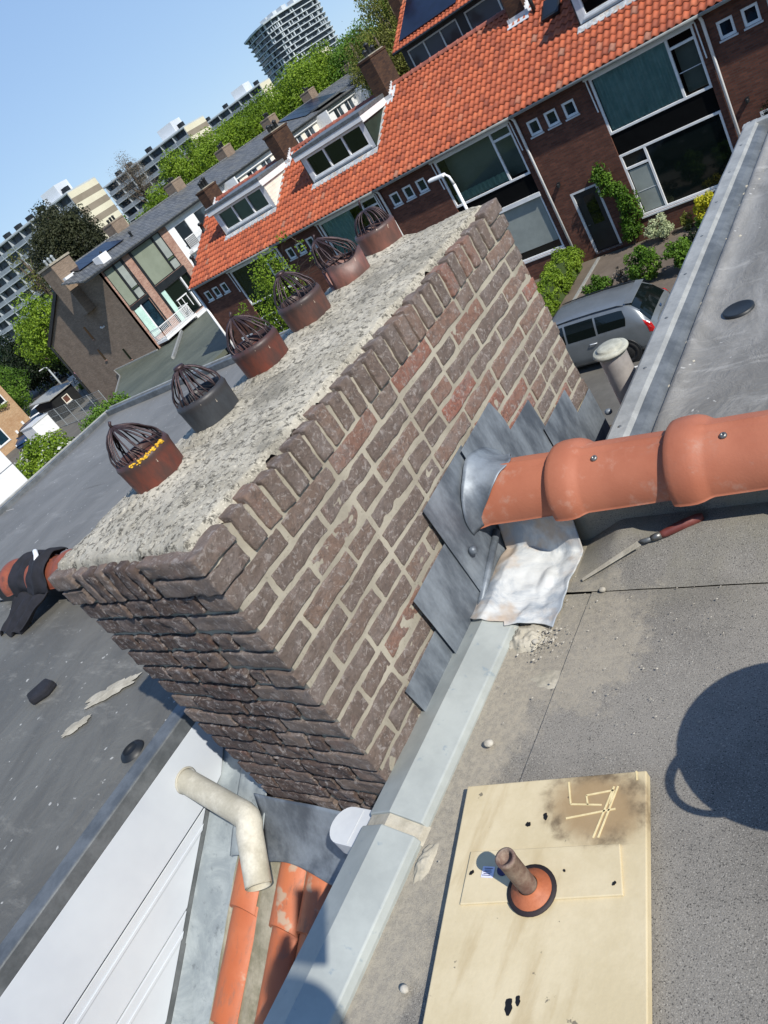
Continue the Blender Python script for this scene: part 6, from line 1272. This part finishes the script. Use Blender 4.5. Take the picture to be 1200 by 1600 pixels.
# ================================================================== THE SILVER CAR AND OTHER CARS
def estate_car(label, xr, yc, ang=0, paint='car_paint', name='parked_car', scale=1.):
    t_ = thing(name, label, 'car', (xr, yc, G)); O = Vector((xr, yc, G + .005)); ca, sa = math.cos(ang), math.sin(ang)
    def W_(l, v, z): x, y = -l * scale, -v * scale; return (O.x + x * ca - y * sa, O.y + x * sa + y * ca, O.z + z * scale)
    prof = [(0., .34, .84, .58, .82, .60), (.04, .26, .86, .80, .86, .62), (.10, .22, .885, .92, .93, .70), (.30, .20, .905, .96, 1.22, .70), (.52, .20, .915, .965, 1.40, .67), (.75, .20, .92, .96, 1.45, .66), (1.5, .20, .925, .95, 1.475, .67), (2.3, .20, .925, .94, 1.47, .67), (2.75, .20, .92, .93, 1.43, .66), (3.1, .20, .915, .92, 1.28, .68), (3.5, .20, .91, .90, 1.04, .72), (3.72, .20, .90, .87, .93, .76), (4.1, .22, .88, .80, .86, .74), (4.4, .26, .82, .66, .74, .66), (4.52, .34, .66, .55, .60, .5)]
    def at_l(l):
        for a, b in zip(prof, prof[1:]):
            if a[0] <= l <= b[0]:
                t = (l - a[0]) / (b[0] - a[0]); t = t * t * (3 - 2 * t) if False else t; return [lerp(p, q, t) for p, q in zip(a, b)]
        return list(prof[-1])
    def sec(l):
        _, z0, w_, zb, zr, wr = at_l(l)
        h = [(0, z0), (w_ * .88, z0), (w_ * .965, z0 + .10), (w_, z0 + .26), (w_ * .995, lerp(z0, zb, .62)), (w_ * .985, lerp(z0, zb, .85)), (w_ * .955, zb)]
        h += [(lerp(w_ * .955, wr, .5) + .012, lerp(zb, zr - .03, .5)), (wr, zr - .035), (wr * .93, zr - .004), (wr * .5, zr + .018), (0, zr + .025)]; return h
    ls = sorted(set([p[0] for p in prof] + [.02, .07, .2, .4, .62, 1.0, 1.25, 1.9, 2.5, 2.9, 3.3, 3.9, 4.25]))
    for side in (1,):
        pass
    m_ = MB(); n_ = 12
    def body(i, l):
        i = int(i); s_ = sec(l)
        if i < n_: v, z = s_[i]
        else: v, z = s_[2 * n_ - 2 - i]; v = -v
        return W_(l, v, z)
    m_.grid(body, range(2 * n_ - 1), ls); m_.add([body(i, ls[0]) for i in range(2 * n_ - 2)], [tuple(range(2 * n_ - 2))]); m_.add([body(i, ls[-1]) for i in range(2 * n_ - 2)], [tuple(reversed(range(2 * n_ - 2)))])
    bo = m_.build('body', paint, t_, smooth=True)
    def sidep(l, t, off=.008):
        s_ = sec(l); a, b, c = s_[6], s_[7], s_[8]; p = (lerp(a[0], b[0], t * 2), lerp(a[1], b[1], t * 2)) if t < .5 else (lerp(b[0], c[0], t * 2 - 1), lerp(b[1], c[1], t * 2 - 1)); return p[0] + off, p[1]
    for sg_ in (1, -1):
        for (la, lb, ta, tb, tail) in ((.72, 1.42, .10, .90, .38), (1.48, 2.28, .06, .92, 0), (2.34, 3.42, .05, .92, -.72)):
            m_ = MB(); N_ = 8
            def gl_(u, t):
                l = lerp(la + (tail * (1 - t) * -.0 if tail > 0 else 0) + (tail * t * .55 if tail > 0 else 0) * 0, lb + (tail * t if tail < 0 else 0), u)
                if tail > 0: l = lerp(la - .08 + .0 * t + .10 * abs(t - .45), lb, u)
                v, z = sidep(l, lerp(ta, tb, t)); return W_(l, sg_ * v, z)
            m_.grid(gl_, [k / N_ for k in range(N_ + 1)], [k / 4 for k in range(5)], flip=sg_ < 0); m_.build('side_window', 'glass_dark', t_)
        m_ = MB(); m_.tube([W_(l, sg_ * (sec(l)[8][0] - .03), sec(l)[8][1] + .055) for l in (.62, .8, 1.4, 2., 2.6, 2.75)], [.008, .016, .016, .016, .016, .008], 8); m_.build('roof_rail', 'dark_paint', t_, smooth=True)
        for l in (1.62, 2.5):
            m_ = MB(); m_.tube([W_(l - .1, sg_ * .925, .80), W_(l - .08, sg_ * .955, .81), W_(l + .08, sg_ * .955, .81), W_(l + .1, sg_ * .925, .80)], .013, 6); m_.build('door_handle', 'lamp_clear', t_, smooth=True)
        for l in (1.45, 2.32, 3.4):
            m_ = MB(); tbar(m_, W_(l, sg_ * (sec(l)[4][0] + .002), .35), W_(l, sg_ * (sec(l)[6][0] + .003), .92), .006, (.004, 0, 0)); m_.build('door_gap', 'dark_paint', t_)
        for l in (.88, 3.58):
            m_ = MB(); m_.lathe(W_(l, sg_ * .918, .32), [(.36, 0), (.375, .012), (.35, .014), (0, .004)], 32, axis=(0, -sg_, 0)); m_.build('wheel_arch', 'dark_paint', t_, smooth=True)
            m_ = MB(); c = W_(l, sg_ * .74, .315); m_.lathe(c, [(0, 0), (.28, 0), (.31, .03), (.315, .10), (.31, .18), (.28, .205), (.22, .205), (.205, .17)], 32, axis=(0, -sg_, 0)); w2 = m_.build('wheel', 'rubber', t_, smooth=True)
            m_ = MB(); m_.lathe(c, [(.205, .17), (.19, .195), (.06, .19), (0, .20)], 20, axis=(0, -sg_, 0)); m_.build('rim', 'rubber' if l < 1 else 'hub', w2, smooth=True)
        # tail and head lamps
        m_ = MB()
        def tlp(q, l):
            s_ = sec(l); i0 = min(7, int(q)); a_, b_ = s_[i0], s_[i0 + 1]; f_ = q - i0; return W_(l - .006, sg_ * (lerp(a_[0], b_[0], f_) + .007), lerp(a_[1], b_[1], f_))
        m_.grid(lambda l, q: tlp(q, l + .05 * max(0, q - 5.)), [.0, .03, .07, .12, .17], [4.2, 4.6, 5, 5.5, 6, 6.4, 6.8], flip=sg_ < 0); m_.build('tail_lamp', 'lamp_red', t_)
        m_ = MB(); m_.obox(W_(4.36, sg_ * .62, .66), (.06, .02 * sg_, 0), (0, .14, 0), (0, 0, .07)); m_.build('headlight', 'lamp_clear', t_, bevel=.02)
        m_ = MB(); m_.obox(W_(3.28, sg_ * 1.0, 1.0), (.07, 0, 0), (0, .09, 0), (0, 0, .06)); m_.build('wing_mirror', paint, t_, bevel=.03)
    m_ = MB(); m_.grid(lambda u, t: W_(lerp(.10, .53, t) - .03 + .02 * abs(2 * u - 1) ** 3, lerp(-1, 1, u) * lerp(.735, .61, t), sec(lerp(.10, .53, t))[11][1] + .004 - .05 * abs(2 * u - 1) ** 3), [k / 12 for k in range(13)], [k / 8 for k in range(9)], flip=True); m_.build('rear_window', 'glass_dark', t_)
    m_ = MB(); m_.grid(lambda u, t: W_(lerp(2.83, 3.58, t) + .012, lerp(-1, 1, u) * lerp(.62, .70, t), sec(lerp(2.83, 3.58, t))[11][1] + .012 - .03 * (abs(lerp(-1, 1, u)) ** 3)), [k / 8 for k in range(9)], [k / 8 for k in range(9)]); m_.build('windscreen', 'glass_dark', t_)
    m_ = MB(); m_.prism([W_(.42, -.60, 1.425), W_(.62, -.61, 1.46), W_(.62, .61, 1.46), W_(.42, .60, 1.425)], (0, 0, .02)); m_.build('spoiler', paint, t_, bevel=.008)
    m_ = MB(); m_.grid(lambda u, z: W_(-.05 + .16 * abs(lerp(-1, 1, u)) ** 3, lerp(-.9, .9, u), z), [k / 10 for k in range(11)], [.30, .36, .50, .56]); m_.build('bumper', paint, t_, smooth=True, solid=.03)
    m_ = MB(); m_.grid(lambda u, z: W_(-.01 + .16 * abs(lerp(-1, 1, u)) ** 3, lerp(-.86, .86, u), z), [k / 10 for k in range(11)], [.20, .30]); m_.build('bumper_skirt', 'dark_paint', t_, solid=.02)
    m_ = MB(); m_.obox(W_(.012, 0, .76), (0, .26, 0), (.008, 0, 0), (-.0, 0, .06)); np_ = m_.build('number_plate', 'plate_yellow', t_, bevel=.004); m_ = MB()
    for k, x_ in enumerate((-.18, -.12, -.03, .03, .12, .18)): m_.obox(W_(.001, x_, .76), (0, .006, 0), (.001, 0, 0), (0, 0, .03)); m_.obox(W_(.001, x_ + .012, .76 + (.02 if k % 2 else -.02)), (0, .010, 0), (.001, 0, 0), (0, 0, .006))
    m_.build('plate_digits', 'black_text', np_); m_ = MB(); m_.lathe(W_(.022, 0, .885), [(0, .012), (.05, .008), (.055, 0)], 16, axis=(1, 0, 0)); m_.build('badge', 'blue_car', t_, smooth=True)
    return t_
estate_car('silver estate car parked in front of the black front door', -7.2, 18.15)
estate_car('dark blue car with red tail lamp parked at left by the tan house', -66.8, 33.2, R(115), 'blue_car', scale=.95)
estate_car('white car beyond the dark blue one at the left edge', -72.5, 38.0, R(120), 'white_paint')

# ================================================================== THE PHOTOGRAPHER, standing just behind the lens (throws the shadow on the coping)
simple('skin', 'b08468', 'bd9176', 20, .55, .1, 200, fine=.1); simple('navy_cloth', '1f2733', '2b3442', 12, .9, .3, 60); simple('denim', '2a3446', '37435a', 14, .9, .3, 90); simple('hair_brown', '2e2119', '3d2c20', 40, .7, .4, 120); simple('phone_black', '0c0d0f', '141618', 10, .25)
def skin(name, P, E, rad, mat, par, root=0, sub=2):
    me = bpy.data.meshes.new(name); o = bpy.data.objects.new(name, me); C.objects.link(o); o.parent = par; org = ORG[root_of(par).name]
    me.from_pydata([tuple(Vector(p) - org) for p in P], E, []); m_ = o.modifiers.new('skin', 'SKIN'); m_.use_smooth_shade = True; m_.branch_smoothing = .4
    for i, r in enumerate(rad):
        v = me.skin_vertices[0].data[i]; v.radius = r if hasattr(r, '__len__') else (r, r); v.use_root = (i == root)
    s_ = o.modifiers.new('sub', 'SUBSURF'); s_.levels = sub; s_.render_levels = sub; me.materials.append(MATS[mat]); return o
FD = Vector((-.74, .67, 0)); RD = Vector((.67, .74, 0)); DIR = Vector(tuple(ROT[2])); UPc = Vector(tuple(-ROT[1])); RTc = Vector(tuple(ROT[0]))
ph = thing('photographer', 'person in a navy jacket photographing the roof, standing behind the lens', 'person', (.50, -.66, ZF + .01))
pel, mid, chest, neck, hd_ = Vector((.52, -.60, -.50)), Vector((.48, -.53, -.30)), Vector((.41, -.43, -.14)), Vector((.345, -.35, -.03)), Vector((.285, -.28, .08))
CP = -DIR * .024 - UPc * .062 + RTc * .012
P = [pel, mid, chest, neck, neck.lerp(hd_, .6), hd_, hd_ + Vector((0, 0, .05))]; E_ = [(0, 1), (1, 2), (2, 3), (3, 4), (4, 5), (5, 6)]; Rr = [(.13, .10), (.12, .09), (.135, .10), .052, .055, (.075, .088), (.062, .075)]
JP, JE, JR = [pel, mid, chest, neck - Vector((0, 0, .02))], [(0, 1), (1, 2), (2, 3)], [(.150, .12), (.142, .115), (.158, .12), .075]
TP_, TE, TR = [pel + Vector((0, 0, .05)), pel], [(0, 1)], [(.146, .115), (.148, .12)]
for sg_ in (1, -1):
    sh_ = chest + RD * .165 * sg_ + Vector((0, 0, .02)); el_ = Vector((.46, -.22, -.38)) if sg_ > 0 else Vector((.16, -.48, -.36)); wr_ = CP + RTc * .085 * sg_ - DIR * .055 - UPc * .125; pm = CP + RTc * .062 * sg_ - DIR * .030 - UPc * .085
    if sg_ > 0: el_ = sh_ + Vector((.05, .03, -.28)); wr_ = el_ + FD * .07 + Vector((0, 0, -.24)); pm = wr_ + Vector((-.01, .01, -.07))
    b = len(P); P += [sh_, el_, wr_, pm]; E_ += [(2, b), (b, b + 1), (b + 1, b + 2), (b + 2, b + 3)]; Rr += [.058, .042, .026, (.030, .018)]
    j = len(JP); JP += [sh_, el_, wr_.lerp(el_, .12)]; JE += [(2, j), (j, j + 1), (j + 1, j + 2)]; JR += [.075, .058, .040]
    for q in range(4):
        k0 = pm + UPc * (.022 - .016 * q) + RTc * .006 * sg_; k1 = k0 + DIR * .028 - RTc * .004 * sg_; k2 = k1 + DIR * .010 - RTc * (.018 + .003 * (q in (1, 2))) * sg_; n0 = len(P)
        P += [k0, k1, k2]; E_ += [(b + 3, n0), (n0, n0 + 1), (n0 + 1, n0 + 2)]; Rr += [.0095, .0085, .007]
    t0 = pm - RTc * .012 * sg_ - DIR * .012 - UPc * .012; t1 = t0 - RTc * .022 * sg_ + UPc * .012; n0 = len(P); P += [t0, t1]; E_ += [(b + 3, n0), (n0, n0 + 1)]; Rr += [.011, .0085]
    hip = pel + RD * .085 * sg_ - Vector((0, 0, .06)); kn = hip + FD * .10 + Vector((0, 0, -.36)) + RD * .03 * sg_; an = Vector((.56 if sg_ > 0 else .46, -.55 if sg_ > 0 else -.73, ZF + .085)); toe = an + FD * .15 - Vector((0, 0, .05))
    n0 = len(P); P += [hip, kn, an, toe]; E_ += [(0, n0), (n0, n0 + 1), (n0 + 1, n0 + 2), (n0 + 2, n0 + 3)]; Rr += [.085, .055, .038, (.036, .024)]
    n0 = len(TP_); TP_ += [hip, kn, an + Vector((0, 0, .05))]; TE += [(1, n0), (n0, n0 + 1), (n0 + 1, n0 + 2)]; TR += [.102, .072, .055]
    skin('shoe', [an + Vector((0, 0, .0)) - FD * .04, an + FD * .07 - Vector((0, 0, .035)), toe + FD * .02], [(0, 1), (1, 2)], [(.046, .05), (.048, .042), (.042, .032)], 'cloth_black', ph)
body = skin('body', P, E_, Rr, 'skin', ph)
jk2 = skin('jacket', JP, JE, JR, 'navy_cloth', ph); skin('trousers', TP_, TE, TR, 'denim', ph)
hb = hd_ + Vector((0, 0, .045)) - FD * .022
m_ = MB(); m_.grid(lambda a, b: tuple(hb + Vector((math.cos(a) * math.sin(b) * .098, math.sin(a) * math.sin(b) * .098, math.cos(b) * .098)) + Vector((0, 0, .004 * nz((math.cos(a) * 3, math.sin(a) * 3, b * 3), 3)))), [2 * PI * k / 30 for k in range(31)], [1.75 * k / 14 for k in range(15)]); m_.build('hair', 'hair_brown', ph, smooth=True)
fc = hd_ + FD * .078
m_ = MB(); m_.lathe(fc + Vector((0, 0, -.005)), [(0, .03), (.010, .012), (.013, 0), (.006, -.008)], 10, axis=FD + Vector((0, 0, .2))); m_.build('nose', 'skin', body, smooth=True)
for sg_ in (1, -1):
    m_ = MB(); m_.lathe(fc + RD * .03 * sg_ + Vector((0, 0, .022)) - FD * .014, [(0, .013), (.008, .010), (.012, 0)], 12, axis=FD); m_.build('eye', 'sign_white', body, smooth=True)
    m_ = MB(); m_.lathe(hd_ + RD * .078 * sg_ + Vector((0, 0, .01)) - FD * .01, [(0, .004), (.018, .008), (.024, 0), (.012, -.008)], 12, axis=RD * sg_); m_.build('ear', 'skin', body, smooth=True)
m_ = MB(); m_.tube([fc - RD * .024 + Vector((0, 0, -.045)) - FD * .006, fc + Vector((0, 0, -.048)) + FD * .002, fc + RD * .024 + Vector((0, 0, -.045)) - FD * .006], [.003, .006, .003], 8); m_.build('mouth', 'handle_red', body, smooth=True)
m_ = MB(); m_.obox(CP, RTc * .037, UPc * .076, DIR * .004); po = m_.build('phone', 'phone_black', None, bevel=.003); tag(po, 'black phone held up by the photographer behind the lens', 'phone')
